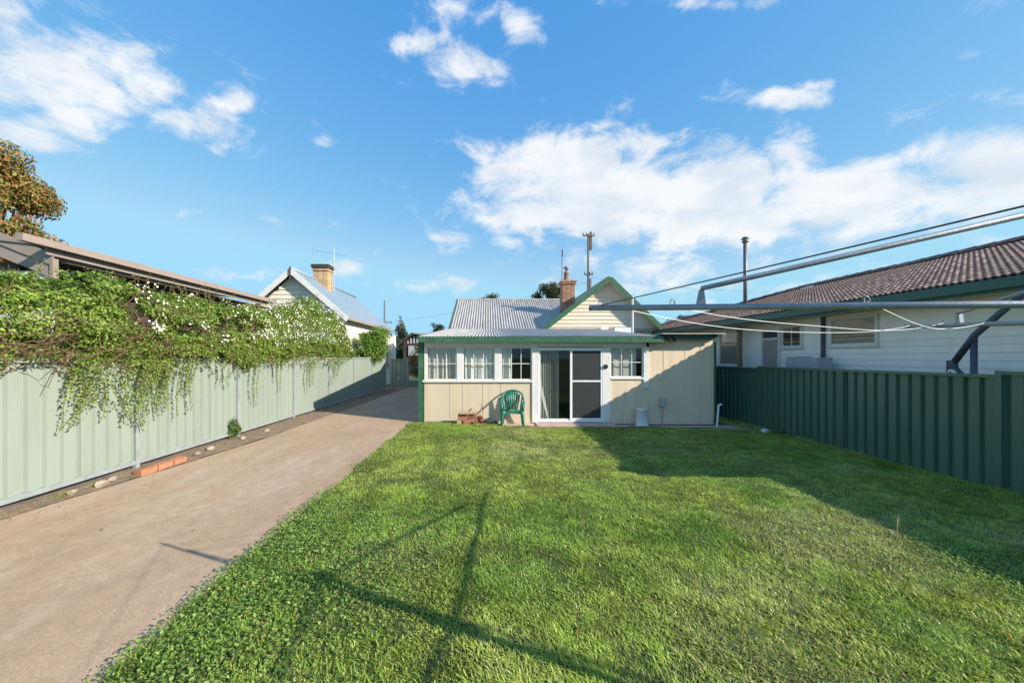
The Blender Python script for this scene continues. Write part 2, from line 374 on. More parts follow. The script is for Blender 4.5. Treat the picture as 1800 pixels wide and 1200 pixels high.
# ------------------------------------------------------------------ the ground, driveway, lawn
FXL, FXR, DRX = -5.23, 6.95, -2.02                    # fence lines, lawn/driveway edge
xs = [-400, -120, -40, -15, -5.23, 0, 4, 7.2, 20, 60, 150, 400]; ys = [-400, -60, -10, 0, 10, 25, 60, 150, 400, 900]
g = MB(); g.v = [(x, y, gz(x) - .05) for y in ys for x in xs]
g.f = [(j*len(xs)+i, j*len(xs)+i+1, (j+1)*len(xs)+i+1, (j+1)*len(xs)+i) for j in range(len(ys)-1) for i in range(len(xs)-1)]
structure(g.build('ground', M_['farground']))

def drive_left(y): return np.interp(y, [-4, 3.2, 5.5, 8, 12, 20, 22], [-5.12, -5.08, -4.86, -4.62, -4.55, -4.5, -4.5])
g = MB(); ny = 26; top = []; bot = []
yv = np.linspace(-4, 22, 53)
for y in yv:
    for k in range(5):
        xl, xr = drive_left(y), (DRX + .0 if y < 10.38 else -1.80)
        x = xl + (xr - xl) * k / 4
        g.v.append((x, y, gz(x) + .012 + .006 * math.sin(x * 1.3 + y * .7)))
for j in range(len(yv) - 1):
    for k in range(4):
        a = j*5+k; g.f.append((a, a+1, a+6, a+5))
n0 = len(g.v)
g.v += [(x, y, z - .06) for (x, y, z) in g.v[:n0]]
for j in range(len(yv) - 1):
    g.f.append((j*5, j*5+5, n0+j*5+5, n0+j*5)); g.f.append((j*5+4, n0+j*5+4, n0+j*5+9, j*5+9))
drive = structure(g.build('driveway', M_['concrete'], smooth=False))

# bare soil strip between driveway and fence
g = MB(); yv = np.linspace(-4, 21.5, 120)
for y in yv:
    for k in range(5):
        x = -5.6 + (drive_left(y) + .02 + .03 * (vn(y, 0, 3.) - .5) + .6 + 5.0 - 5.0 + -5.6 + 5.0) * 0 + (drive_left(y) + .05 * (float(vn(y, 0, 3.)) - .3) + 5.6) * k / 4
        g.v.append((x, y, gz(x) + .022 + .03 * float(vn(x, y, 4, 2)) * (k < 4)))
for j in range(len(yv)-1):
    for k in range(4): a = j*5+k; g.f.append((a, a+1, a+6, a+5))
structure(g.build('soil_strip', M_['soil'], smooth=True))

def lawn_edge(y): return DRX + .10 * (vn(y, 0, 2.3, 4) - .5) + .06 * (vn(y, 0, 9., 5) - .5)
def lawn_z(x, y): return gza(x) + .022 + .035 * (fbm(x, y, .9, 1) - .5) + .02 * np.clip((x - DRX) * 2, 0, 1)
def lawn_end(x): return np.where(x < .25, 10.16, np.where(x < 3.5, 9.70, np.where(x < 6.35, 9.82, 11.8)))
g = MB(); nx, ny = 90, 120
for j in range(ny+1):
    for i in range(nx+1):
        yy_ = -3 + 14.8 * j/ny; s = i/nx; e = float(lawn_edge(yy_)); x = e + (FXR + .02 - e) * s
        y2 = min(yy_, float(lawn_end(np.array(x))) + .12)
        g.v.append((x, y2, float(lawn_z(np.array(x), np.array(yy_)))))
for j in range(ny):
    for i in range(nx):
        a = j*(nx+1)+i; g.f.append((a, a+1, a+nx+2, a+nx+1))
structure(g.build('lawn', M_['lawnbase'], smooth=True))

def weedmap(x, y):
    base = np.clip(1.35 - (x + 2.0) / 1.5 - np.clip((y - 3.2) / 2.4, 0, 3), 0, 1)
    spots = np.clip((fbm(x, y, .8, 21) - .60) * 6, 0, .7)
    return np.clip(np.maximum(base * (.5 + .8 * fbm(x, y, 1.7, 8)), spots), 0, 1)
def patch_cols(x, y, n):
    dry = np.clip((fbm(x, y, .75, 31) - .50) * 3.0, 0, 1) * np.clip((x + 1.6) / 1.5, .25, 1)
    lush = np.clip((fbm(x, y, .9, 41) - .45) * 3.0, 0, 1)
    a = np.array([.375, .475, .080]); b = np.array([.255, .41, .055]); c = np.array([.47, .49, .17]); d = np.array([.60, .53, .31])
    m = rng.random(n)[:, None]; dry = dry[:, None]; lush = lush[:, None]
    cc = a * (1 - lush) + b * lush
    cc = np.where(m < dry * .75, c, cc); cc = np.where(rng.random(n)[:, None] < .025 + dry * .14, d, cc)
    cc = cc * (.66 + .68 * vn(x, y, 9., 33) ** .8)[:, None]
    return np.clip(cc * (1 + rng.normal(0, .22, (n, 1))), .01, .7)
GV, GC, GQ, GT = [], [], [], []; off = 0
def blades(x0, x1, y0, y1, dens_, simple, hmul=1.0, wmul=1.0):
    global off
    n = int((x1-x0)*(y1-y0)*dens_)
    x = rng.uniform(x0, x1, n); y = rng.uniform(y0, y1, n)
    keep = (x > lawn_edge(y) - .01) & (x < FXR - .03) & (y < lawn_end(x)) & (rng.random(n) > weedmap(x, y) * .6)
    x, y = x[keep], y[keep]; n = len(x)
    z = lawn_z(x, y) - .006
    cl = .55 * fbm(x, y, 2.6, 51) + .45 * vn(x, y, 10., 52)
    shade_tall = np.clip((x - 4.6) / 2.2, 0, 1) * .5 + np.clip((np.abs(x - 6.9) < .25), 0, 1) * .6
    h = (.011 + .036 * cl**1.9 + .008 * rng.random(n)) * (1 + shade_tall) * hmul * rng.uniform(.6, 1.35, n)
    w = (.0042 + .0040 * rng.random(n)) * wmul
    ang = 2*np.pi*vn(x, y, 1.5, 61) * 1.5 + rng.normal(0, 1.5, n); le = h * rng.uniform(.3, 1.9, n)
    dxx, dyy = np.cos(ang), np.sin(ang); sxx, syy = -dyy, dxx
    p = np.stack([x, y, z], 1); s_ = np.stack([sxx, syy, np.zeros(n)], 1) * w[:, None]; d_ = np.stack([dxx, dyy, np.zeros(n)], 1)
    tip = p + d_ * le[:, None] + np.stack([0*h, 0*h, h], 1)
    c = patch_cols(x, y, n)
    if simple:
        vs = np.stack([p - s_*.6, p + s_*.6, tip], 1).reshape(-1, 3); q = np.arange(n)[:, None]*3 + off
        GT.append(q + np.array([[0, 1, 2]])); k = 3
    else:
        mid = p + d_ * le[:, None]*.38 + np.stack([0*h, 0*h, h*.68], 1)
        vs = np.stack([p - s_*.5, p + s_*.5, mid + s_*.45, mid - s_*.45, tip], 1).reshape(-1, 3); q = np.arange(n)[:, None]*5 + off
        GQ.append(q + np.array([[0, 1, 2, 3]])); GT.append(q + np.array([[3, 2, 4]])); k = 5
    GV.append(vs); GC.append(np.repeat(c, k, 0)); off += len(vs)
blades(-2.1, 3.0, .6, 1.8, 5000, True)
blades(-2.1, 6.95, 1.8, 3.2, 11000, False)
blades(-2.1, 6.95, 3.2, 5.0, 8500, False)
blades(-2.1, 6.95, 5.0, 7.2, 6500, True, 1.0, 1.5)
blades(-2.1, 6.95, 7.2, 11.8, 4600, True, 1.0, 1.9)
me = np_mesh('grass', np.concatenate(GV), [np.concatenate(GQ), np.concatenate(GT)], M_['grass'], np.concatenate(GC))
o = bpy.data.objects.new('grass', me); put(o); tag(o, 'short patchy green grass covering the back yard lawn', 'grass', kind='stuff')
# broadleaf weeds and clover
n = 270000
x = rng.uniform(-2.15, 6.8, n); y = rng.uniform(.8, 9.5, n)**1.0
wgt = weedmap(x, y) * np.where(y < 5, 1, .35)
keep = (rng.random(n) < wgt + .05) & (x > lawn_edge(y) - .06) & (y < lawn_end(x))
x, y = x[keep], y[keep]; n = len(x); wm = weedmap(x, y)
z = lawn_z(x, y) + rng.random(n)**.7 * (.010 + .042 * wm * (.4 + fbm(x, y, 3.3, 71)))
d_ = rng.normal(size=(n, 3)); d_[:, 2] = np.abs(d_[:, 2]) * .35 + .05
nr = rng.normal(0, .35, (n, 3)); nr[:, 2] = 1
ln = rng.uniform(.012, .030, n) * (.7 + .5 * wm)
me = leaves('weed', np.stack([x, y, z], 1), d_, nr, ln, ln * rng.uniform(.5, .85, n),
            palette(n, [(.23, .38, .07), (.31, .44, .10), (.16, .29, .05), (.38, .46, .14)], [4, 3, 3, 1]), M_['leaf'])
o = bpy.data.objects.new('lawn_weeds', me); put(o); tag(o, 'broad leafy weeds and clover thick along the driveway edge of the lawn', 'weeds', kind='stuff')
# fallen leaves, litter
n = 420
x = np.concatenate([rng.uniform(-2.2, 6.5, 150), rng.normal(-4.95, .13, 250), rng.uniform(-4.6, -2, 20)]); y = np.concatenate([rng.uniform(1.5, 9.8, 150), rng.uniform(3, 18, 250), rng.uniform(3, 9, 20)])
z = np.where(x > -2.0, lawn_z(x, y) + .045, gza(x) + .045)
z = np.where((x > -4.6) & (x <= -2.0), gza(x) + .026, z)
d_ = rng.normal(size=(n, 3)); d_[:, 2] *= .2; nr = rng.normal(0, .3, (n, 3)); nr[:, 2] = 1
ln = rng.uniform(.02, .045, n)
me = leaves('litter', np.stack([x, y, z], 1), d_, nr, ln, ln*.6, palette(n, [(.38, .17, .06), (.30, .20, .10), (.45, .30, .16), (.22, .12, .06)], [3, 3, 2, 2]), M_['dry'])
o = bpy.data.objects.new('leaf_litter', me); put(o); tag(o, 'scattered brown and orange fallen leaves on lawn and fence strip', 'leaves', kind='stuff')
# weeds tufts by the pale fence
GV, GC, GQ, GT = [], [], [], []; off = 0
_le = lawn_edge; _lz = lawn_z
lawn_edge = lambda y: np.full(np.shape(y), -9.); lawn_z = lambda x, y: gza(x) + .03
lend = lawn_end; lawn_end = lambda x: np.full(np.shape(x), 99.)
for (yc, ww, m_) in ((3.9, .5, 600), (4.7, .25, 350), (7.4, .5, 450), (9.3, .6, 300), (12.5, .8, 300), (5.1, .15, 120)):
    blades(-5.18, -5.0, yc - ww/2, yc + ww/2, m_ / (.18 * ww), True, .9, 1.2)
me = np_mesh('fence_weeds', np.concatenate(GV), [np.concatenate(GT)], M_['grass'], np.concatenate(GC))
o = bpy.data.objects.new('fence_weeds', me); put(o); tag(o, 'sparse grass tufts growing under the pale green fence', 'weeds', kind='stuff')
lawn_edge, lawn_z, lawn_end = _le, _lz, lend

# ------------------------------------------------------------------ steel fences
def sheet_mesh(y0, y1, z0, z1, xf, depth, sgn, pitch=.19, grv=.05):
    """trapezoid ribbed sheet in the plane x = xf; ribs recede by depth"""
    m = MB(); pts = []; y = y0
    while y < y1 - 1e-4:
        for a, dd in ((0, 0), (pitch - grv - .024, 0), (pitch - grv - .008, 1), (pitch - .016, 1)):
            if y + a < y1: pts.append((y + a, dd))
        y += pitch
    pts.append((y1, 0))
    for (yy_, dd) in pts:
        xx = xf - sgn * depth * dd
        m.v += [(xx, yy_, z0), (xx, yy_, z1)]
    for i in range(len(pts) - 1): m.f.append((2*i, 2*i+2, 2*i+3, 2*i+1))
    n0 = len(m.v); m.v += [(vx - sgn*.0025, vy, vz) for vx, vy, vz in m.v[:n0]]
    m.f += [tuple(n0 + k for k in f[::-1]) for f in m.f[:]]
    return m
def steel_fence(name, label, posts, xf, sgn, mat, postmat, top, zb, pw, depth, raise_=lambda k: 0, railh=.045):
    t = thing(name, label, 'fence', (xf, posts[0], gz(xf)))
    for k in range(len(posts) - 1):
        a, b = posts[k], posts[k+1]; tp = top + raise_(k); L = b - a
        for s in range(3):
            w3 = (L - pw - .01) / 3; ya = a + pw/2 + .005 + s * w3
            sheet_mesh(ya, ya + w3 - .002, zb, tp - .012, xf - sgn * (.006 + .004 * (s % 2)), depth, sgn).build('sheet', mat, t)
        MB().box(xf - .028, xf + .018 if sgn < 0 else xf + .016, a + pw/2 + .002, b - pw/2 - .002, tp - railh, tp + .004).build('top_rail', mat, t)
        MB().box(xf - .026, xf + .016, a + pw/2 + .002, b - pw/2 - .002, zb - .012, zb + railh).build('bottom_rail', postmat if sgn > 0 else mat, t)
    for k, a in enumerate(posts):
        tp = top + max(raise_(k), raise_(k-1)) + .008
        m = MB().box(xf - .03, xf + .022, a - pw/2, a + pw/2, gz(xf) - .3, tp)
        m.build('post', postmat, t)
    return t
lp = [5.84 + 2.36 * k for k in range(-3, 7)]
lf = steel_fence('pale_fence', 'pale green ribbed steel fence with grey posts along the driveway', lp, FXL, 1, M_['fence_pale'], M_['postgrey'], 1.66, .10, .065, .036)
rp = [10.06 + 2.365 * k for k in range(-4, 3)]
steel_fence('dark_fence', 'dark green ribbed steel fence in shade right of the lawn', rp, FXR, -1, M_['fence_dark'], M_['fence_dark'], 1.435, gz(FXR) + .02, .07, .045, lambda k: .05 if k < 2 else (-.04 if k > 3 else 0))
# fence across the end of the driveway, and the wire gate
t = thing('end_fence', 'short pale green fence panel at the far end of the driveway', 'fence', (-4.7, 20.6, 0))
for s in range(2):
    m = sheet_mesh(0, .42, .06, 1.55, 0, .026, 1); Mx = Matrix.Translation((-5.15 + s*.45, 20.6, 0)) @ Matrix.Rotation(R(-90), 4, 'Z')
    mm = MB(); mm.add(m.v, m.f, Mx); mm.build('sheet', M_['fence_pale'], t)
MB().box(-5.18, -4.22, 20.56, 20.62, 1.52, 1.57).build('top_rail', M_['fence_pale'], t)
MB().box(-4.28, -4.2, 20.55, 20.63, -.2, 1.57).build('post', M_['postgrey'], t)
t = thing('wire_gate', 'low wire mesh gate across the far end of the driveway', 'gate', (-3, 20.5, 0))
m = MB()
for a, b in (((-4.15, 20.5, .05), (-4.15, 20.5, 1.15)), ((-1.9, 20.5, .05), (-1.9, 20.5, 1.15)), ((-4.15, 20.5, 1.15), (-1.9, 20.5, 1.15)), ((-4.15, 20.5, .08), (-1.9, 20.5, .08)), ((-3.0, 20.5, .08), (-3.0, 20.5, 1.15))):
    m.path([a, b], .02, 6)
m.build('gate_frame', M_['galv'], t)
m = MB()
for k in range(23): m.path([(-4.1 + k*.1, 20.5, .08), (-4.1 + k*.1, 20.5, 1.15)], .004, 4)
for k in range(10): m.path([(-4.15, 20.5, .15 + k*.1), (-1.9, 20.5, .15 + k*.1)], .004, 4)
m.build('wire_mesh', M_['galv'], t)

# ------------------------------------------------------------------ the cottage with its lean-to
FY = 10.38; S = FPX / FY
def fx(x): return (x - VX) / S
def fz(y): return CH + (VY - y) / S
house = thing('cottage', 'cream cottage with low sunroom lean-to, green gutter and corrugated iron roof', 'house', (2, FY, -.1))
H = house
# lower fibro sheets
zs = fz(669)
for a, b in ((746, 790.2), (790.8, 812.2), (812.8, 848), (848.6, 880), (880.6, 935)):
    MB().box(fx(a), fx(b), FY, FY + .02, -.075, zs - .03).build('wall_panel', M_['fibro'], H)
MB().box(fx(746), fx(935), FY - .006, FY + .03, -.12, .03).build('skirting', M_['fibro'], H)
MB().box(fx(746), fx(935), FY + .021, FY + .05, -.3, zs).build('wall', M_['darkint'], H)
m = MB().box(fx(743), fx(936), FY - .045, FY + .03, zs - .035, zs + .015); m.build('sill', M_['white'], H)
for a, b in ((1072.5, 1140.6),):
    MB().box(fx(a), fx(b), FY, FY + .02, -.09, fz(664) - .03).build('wall_panel', M_['fibro_r'], H)
    MB().box(fx(a), fx(1131), FY - .035, FY + .03, fz(664) - .033, fz(664) + .012).build('sill', M_['white'], H)
# right wing fibro sheets
for a, b in ((1141, 1167), (1167.6, 1205), (1205.6, 1232), (1232.6, 1255)):
    MB().box(fx(a), fx(b), FY + .004, FY + .024, -.10, 2.17).build('wall_panel', M_['fibro_r'], H)
MB().box(fx(1072.5), fx(1255), FY + .025, FY + .06, -.3, -.09).build('wall', M_['darkint'], H)
for xx in (1167.3, 1205.3, 1232.3):
    MB().box(fx(xx) - .018, fx(xx) + .018, FY - .002, FY + .003, -.1, 2.16).build('cover_strip', M_['fibro_r'], H)
# side and back walls, floor, ceiling of the lean-to
MB().prism([(fx(746)-.02, FY+.05, -.3), (fx(746)-.02, 17.5, -.3), (fx(746)-.02, 17.5, 2.73), (fx(746)-.02, FY+.05, 2.07)], (.08, 0, 0)).build('wall', M_['fibro'], H)
MB().box(fx(1255) - .06, fx(1255), FY + .03, 17.5, -.3, 2.2).build('wall', M_['fibro_r'], H)
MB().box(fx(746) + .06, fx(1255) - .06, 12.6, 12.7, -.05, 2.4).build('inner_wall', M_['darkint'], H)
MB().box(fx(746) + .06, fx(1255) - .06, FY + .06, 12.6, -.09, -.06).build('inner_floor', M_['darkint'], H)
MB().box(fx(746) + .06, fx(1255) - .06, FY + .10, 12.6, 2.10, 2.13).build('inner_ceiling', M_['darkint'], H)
# corner post, head, mullion boards
MB().box(fx(735.5), fx(746) - .022, FY - .02, FY + .05, -.12, 2.06).build('corner_board', M_['green'], H)
MB().prism([(fx(735.5), FY+.051, -.1), (fx(735.5), 17.5, -.1), (fx(735.5), 17.5, 2.73), (fx(735.5), FY+.051, 2.07)], (.03, 0, 0)).build('wall_edge', M_['fibro'], H)
MB().box(fx(746), fx(1136), FY - .008, FY + .04, fz(609.5), 2.09).build('head_board', M_['white'], H)
for a, b in ((746, 749.5), (803.2, 813), (869.5, 880), (935.2, 945), (1061, 1072), (1131, 1140)):
    lo = zs + .015 if b < 900 else (-.05 if a < 1100 else fz(682))
    y0 = FY - .012 if b < 900 else FY - .03
    MB().box(fx(a), fx(b), y0, FY + .05, lo, fz(609.5) - .002).build('mullion_board', M_['white'], H)
MB().path([(fx(1133), FY - .05, fz(607)), (fx(1131), FY - .07, fz(612))], .03, 8).build('bracket', M_['white'], H)

def window(X0, X1, Z0, Z1, Y, parent, cols=3, rows=2, mat=M_['white'], gl=M_['glass'], bar=.018, fr=.032):
    m = MB().box(X0, X0+fr, Y, Y+.035, Z0, Z1).box(X1-fr, X1, Y, Y+.035, Z0, Z1).box(X0+fr, X1-fr, Y, Y+.035, Z0, Z0+fr).box(X0+fr, X1-fr, Y, Y+.035, Z1-fr, Z1)
    w = m.build('window', mat, parent)
    ax, bx_, az, bz = X0+fr, X1-fr, Z0+fr, Z1-fr
    for i in range(1, cols):
        c = ax + (bx_-ax)*i/cols; MB().box(c-bar/2, c+bar/2, Y+.002, Y+.03, az, bz).build('glazing_bar', mat, w)
    for j in range(1, rows):
        c = az + (bz-az)*j/rows; MB().box(ax, bx_, Y+.004, Y+.028, c-bar/2, c+bar/2).build('glazing_bar', mat, w)
    for i in range(cols):
        for j in range(rows):
            MB().box(ax+(bx_-ax)*i/cols+bar/2, ax+(bx_-ax)*(i+1)/cols-bar/2, Y+.016, Y+.019, az+(bz-az)*j/rows+bar/2, az+(bz-az)*(j+1)/rows-bar/2).build('pane', gl, w)
    return w
zt, zb_ = fz(610), zs + .017
window(fx(749.8), fx(803), zb_, zt, FY + .002, H)
window(fx(813.2), fx(869.3), zb_, zt, FY + .006, H)
window(fx(880.2), fx(935), zb_, zt, FY + .002, H)
window(fx(1072.3), fx(1130.8), fz(664) + .014, zt, FY + .002, H)
# sliding door
dz0, dz1 = -.035, fz(611)
sdw = MB().box(fx(945.2), fx(945.2)+.03, FY - .03, FY+.06, dz0, dz1).box(fx(1061)-.03, fx(1061)-.002, FY-.03, FY+.06, dz0, dz1).box(fx(945.2)+.03, fx(1061)-.03, FY-.03, FY+.06, dz0, dz0+.035).box(fx(945.2)+.03, fx(1061)-.03, FY-.03, FY+.06, dz1-.03, dz1).build('sliding_door', M_['alu'], H)
a, b = fx(948), fx(1004)
m = MB().box(a, a+.03, FY+.01, FY+.04, dz0+.036, dz1-.031).box(b-.03, b, FY+.01, FY+.04, dz0+.036, dz1-.031).box(a+.03, b-.03, FY+.01, FY+.04, dz0+.036, dz0+.08).box(a+.03, b-.03, FY+.01, FY+.04, dz1-.07, dz1-.031)
m.build('sash', M_['alu'], sdw)
MB().box(a+.03, b-.03, FY+.022, FY+.026, dz0+.08, dz1-.07).build('pane', M_['glass'], sdw)
a, b = fx(1002), fx(1059)
m = MB().box(a, a+.055, FY-.024, FY+.004, dz0+.036, dz1-.031).box(b-.05, b, FY-.024, FY+.004, dz0+.036, dz1-.031).box(a+.055, b-.05, FY-.024, FY+.004, dz0+.036, dz0+.10).box(a+.055, b-.05, FY-.024, FY+.004, dz1-.08, dz1-.031).box(a+.055, b-.05, FY-.022, FY+.002, fz(669.5)-.022, fz(669.5)+.022)
m.build('screen_frame', M_['alu'], sdw)
MB().box(a+.055, b-.05, FY-.012, FY-.010, dz0+.10, fz(669.5)-.022).build('screen', M_['screen'], sdw)
MB().box(a+.055, b-.05, FY-.012, FY-.010, fz(669.5)+.022, dz1-.08).build('screen', M_['screen'], sdw)
MB().lathe([(0, .03), (.055, .03), (.06, .02), (.06, 0)], (0, 0, 0), 18).build('door_bell', M_['black'], H).matrix_local = Matrix.Translation(-W[H] + Vector((fx(1064), FY - .031, fz(644)))) @ Matrix.Rotation(R(90), 4, 'X')
# curtains inside
def curtain(x0, x1, z0, z1, Y, mat, pleats, amp, label, cat='curtain', name='curtain', bow=0.):
    nu = max(8, pleats * 6); ph = random.random() * 6
    def f(s, t_):
        x = x0 + (x1-x0)*s
        return (x + bow * math.sin(t_*3.1)*.5, Y + amp*math.sin(s*pleats*2*math.pi + ph + .6*math.sin(t_*3))*(.6+.4*math.sin(s*7+ph)), z1 + (z0-z1)*t_)
    o = MB().grid(f, nu, 8).build(name, mat, None, True); return tag(o, label, cat, 'curtains behind the sunroom glass')
curtain(fx(751), fx(803), zb_, 2.0, FY+.10, M_['curtain_d'], 7, .03, 'grey pleated curtain behind the leftmost sunroom window')
curtain(fx(813), fx(869), zb_, 2.0, FY+.10, M_['curtain'], 6, .035, 'bright white lace curtain behind the second sunroom window')
curtain(fx(880), fx(900), zb_, 2.0, FY+.10, M_['curtain'], 4, .03, 'narrow pale curtain drawn to the left of the window beside the door')
curtain(fx(1072), fx(1122), fz(664), 2.0, FY+.13, M_['curtain_d'], 3, .012, 'flat grey curtain behind the window right of the screen door')
curtain(fx(948), fx(985), 0, 1.95, FY+.22, M_['curtain_g'], 9, .035, 'olive pleated curtain behind the sliding glass door')
pts = [(fx(947) + .62*(1-math.cos(t_*1.5))*.45, FY+.14, 1.35 - 1.33*t_) for t_ in np.linspace(0, 1, 10)]
m = MB()
for i in range(9):
    p, q = Vector(pts[i]), Vector(pts[i+1]); wv = .03 + .05*math.sin(i/9*3.1)
    m.add([p, p+Vector((wv, 0, 0)), q+Vector((.03+.05*math.sin((i+1)/9*3.1), 0, 0)), q], [(0, 1, 2, 3)])
tag(m.build('curtain', M_['curtain'], None, True), 'white sheer curtain swept aside at the left edge of the glass door', 'curtain', 'curtains behind the sunroom glass')
# gutter and fascia
MB().box(fx(738), fx(1160), 10.12, 10.24, 2.055, 2.20).build('gutter', M_['green'], H)
MB().box(fx(738)+.01, fx(1160)-.01, 10.241, 10.30, 2.06, 2.17).build('fascia', M_['green'], H)
MB().box(fx(740), fx(1140), 10.30, FY-.001, 2.07, 2.095).build('soffit', M_['white'], H)
# corrugated sheets
def iron(parent, name, x0, x1, ya, za, yb, zb2, mat, pitch=.09, amp=.013, sheet=.78, thick=True):
    x = x0; d = Vector((0, yb-ya, zb2-za)).normalized(); nrm = Vector((0, -d.z, d.y))
    k = 0
    while x < x1 - .02:
        xe = min(x + sheet, x1); nn = max(4, int((xe-x)/pitch*6)); m = MB(); lift = nrm * (.004*(k % 2) + random.uniform(0, .004))
        for i in range(nn+1):
            xx = x + (xe-x)*i/nn; h = amp*math.sin(2*math.pi*xx/pitch)
            a_ = Vector((xx, ya, za)) + nrm*h + lift; b_ = Vector((xx, yb, zb2)) + nrm*h + lift
            m.v += [tuple(a_), tuple(b_)]
        m.f = [(2*i, 2*i+2, 2*i+3, 2*i+1) for i in range(nn)]
        m.build(name, mat, parent, True); x = xe; k += 1
roof = MB().prism([(fx(738)+.03, 10.30, 2.13), (fx(738)+.03, 17.5, 2.80), (fx(738)+.03, 17.5, 2.74), (fx(738)+.03, 10.30, 2.07)][::-1], (6.3, 0, 0)).build('lean_to_roof', M_['darkint'], H)
iron(roof, 'iron_sheet', fx(738)-.02, 4.56, 10.14, 2.205, 17.62, 2.93, M_['zinc'])
MB().beam((fx(738)-.01, 10.14, 2.17), (fx(738)-.01, 17.6, 2.88), .03, .12).build('barge_board', M_['green'], roof)
# right wing flat roof
fr_ = MB().box(4.45, 6.08, 10.02, 17.5, 2.262, 2.285).build('flat_roof', M_['zinc'], H)
MB().box(4.62, 5.99, 10.22, 10.26, 2.13, 2.26).build('fascia', M_['teal'], fr_)
MB().box(4.50, 6.02, 10.27, FY+.003, 2.175, 2.20).build('soffit', M_['fibro_r'], fr_)
MB().box(fx(1255)+.001, fx(1255)+.06, FY-.01, 17.5, -.1, 2.17).build('corner_board', M_['green'], H)
# main roof
mr_ = MB().prism([(-1.62, 17.5, 2.86), (-1.62, 22, 4.80), (-1.62, 26.5, 2.86)], (9.2, 0, 0)).build('main_roof', M_['fibro'], H)
iron(mr_, 'iron_sheet', -1.72, 7.6, 17.42, 2.90, 22.0, 4.87, M_['zinc'], pitch=.12, amp=.022)
iron(mr_, 'iron_sheet', -1.72, 7.6, 26.6, 2.84, 22.0, 4.86, M_['zinc'], pitch=.11, amp=.016, sheet=3.2)
MB().path([(-1.74, 22, 4.89), (7.6, 22, 4.89)], .05, 8).build('ridge_cap', M_['zinc'], mr_)
MB().beam((-1.74, 17.40, 2.86), (-1.74, 22.0, 4.83), .04, .20).build('barge_board', M_['green'], mr_)
MB().beam((-1.74, 26.6, 2.80), (-1.74, 22.0, 4.83), .04, .20).build('barge_board', M_['green'], mr_)
MB().box(-1.5, 7.4, 17.7, 26.3, -.3, 2.86).build('wall', M_['board'], H)
# the gable
GY = 17.5; ax_, az_ = P(1068.5, 489, GY).x, P(1068.5, 489, GY).z
lx, lz_ = P(950, 581, GY).x, 2.86; rx_ = P(1162, 578, GY).x
gb = MB().prism([(lx+.1, GY+.06, lz_), (rx_-.1, GY+.06, lz_), (ax_, GY+.06, az_-.12)], (0, .05, 0)).build('gable_wall', M_['darkint'], H)
zc = lz_ - .02; k = 0
while zc < az_ - .2:
    z1 = min(zc + .168, az_ - .16)
    def xl(z): return lx + (ax_-lx)*(z-lz_)/(az_-lz_)
    def xr(z): return rx_ + (ax_-rx_)*(z-lz_)/(az_-lz_)
    b0, b1 = max(zc, lz_-.02), z1
    m = MB(); vs = [(xl(b0)+.08, GY-.004, b0), (xr(b0)-.08, GY-.004, b0), (xr(b1)-.08, GY+.028, b1+.012), (xl(b1)+.08, GY+.028, b1+.012),
                    (xl(b0)+.08, GY+.05, b0), (xr(b0)-.08, GY+.05, b0), (xr(b1)-.08, GY+.05, b1+.012), (xl(b1)+.08, GY+.05, b1+.012)]
    m.add(vs, [(0, 1, 2, 3), (0, 4, 5, 1), (3, 2, 6, 7)]); m.build('weatherboard', M_['board'], gb); zc += .168; k += 1
gy0 = GY - .32
def groof(x0, z0, sgn):
    a = Vector((ax_, gy0, az_)); b = Vector((x0 + sgn*.12, gy0, z0 - .10)); m = MB(); nrm = Vector((-(b-a).z, 0, (b-a).x)).normalized()
    if nrm.z < 0: nrm = -nrm
    nn = 44
    for i in range(nn+1):
        yq = gy0 + 7.0*i/nn; h = .012*math.sin(i*1.57)
        m.v += [tuple(Vector((a.x, yq, a.z)) + nrm*h), tuple(Vector((b.x, yq, b.z)) + nrm*h)]
    m.f = [(2*i, 2*i+2, 2*i+3, 2*i+1) for i in range(nn)]
    return m
grf = MB().path([(ax_, gy0, az_+.03), (ax_, gy0+7.2, az_+.03)], .05, 8).build('gable_roof', M_['zinc'], H)
groof(lx, lz_, -1).build('iron_sheet', M_['zinc'], grf, True); groof(rx_, lz_, 1).build('iron_sheet', M_['zinc'], grf, True)
for x0, sg in ((lx, -1), (rx_, 1)):
    MB().beam((ax_, gy0-.02 - .004*(sg > 0), az_-.07), (x0 + sg*.14, gy0-.02 - .004*(sg > 0), lz_-.17), .04, .20, up=(0, 0, 1)).build('barge_board', M_['green'], grf)
    MB().beam((ax_, gy0+.17, az_-.10), (x0 + sg*.10, gy0+.17, lz_-.17), .30, .02, up=(0, 0, 1)).build('soffit', M_['board'], grf)
MB().box(lx+.3, rx_-.4, GY-.06, GY-.01, lz_-.02, lz_+.05).build('flashing', M_['zinc'], gb)
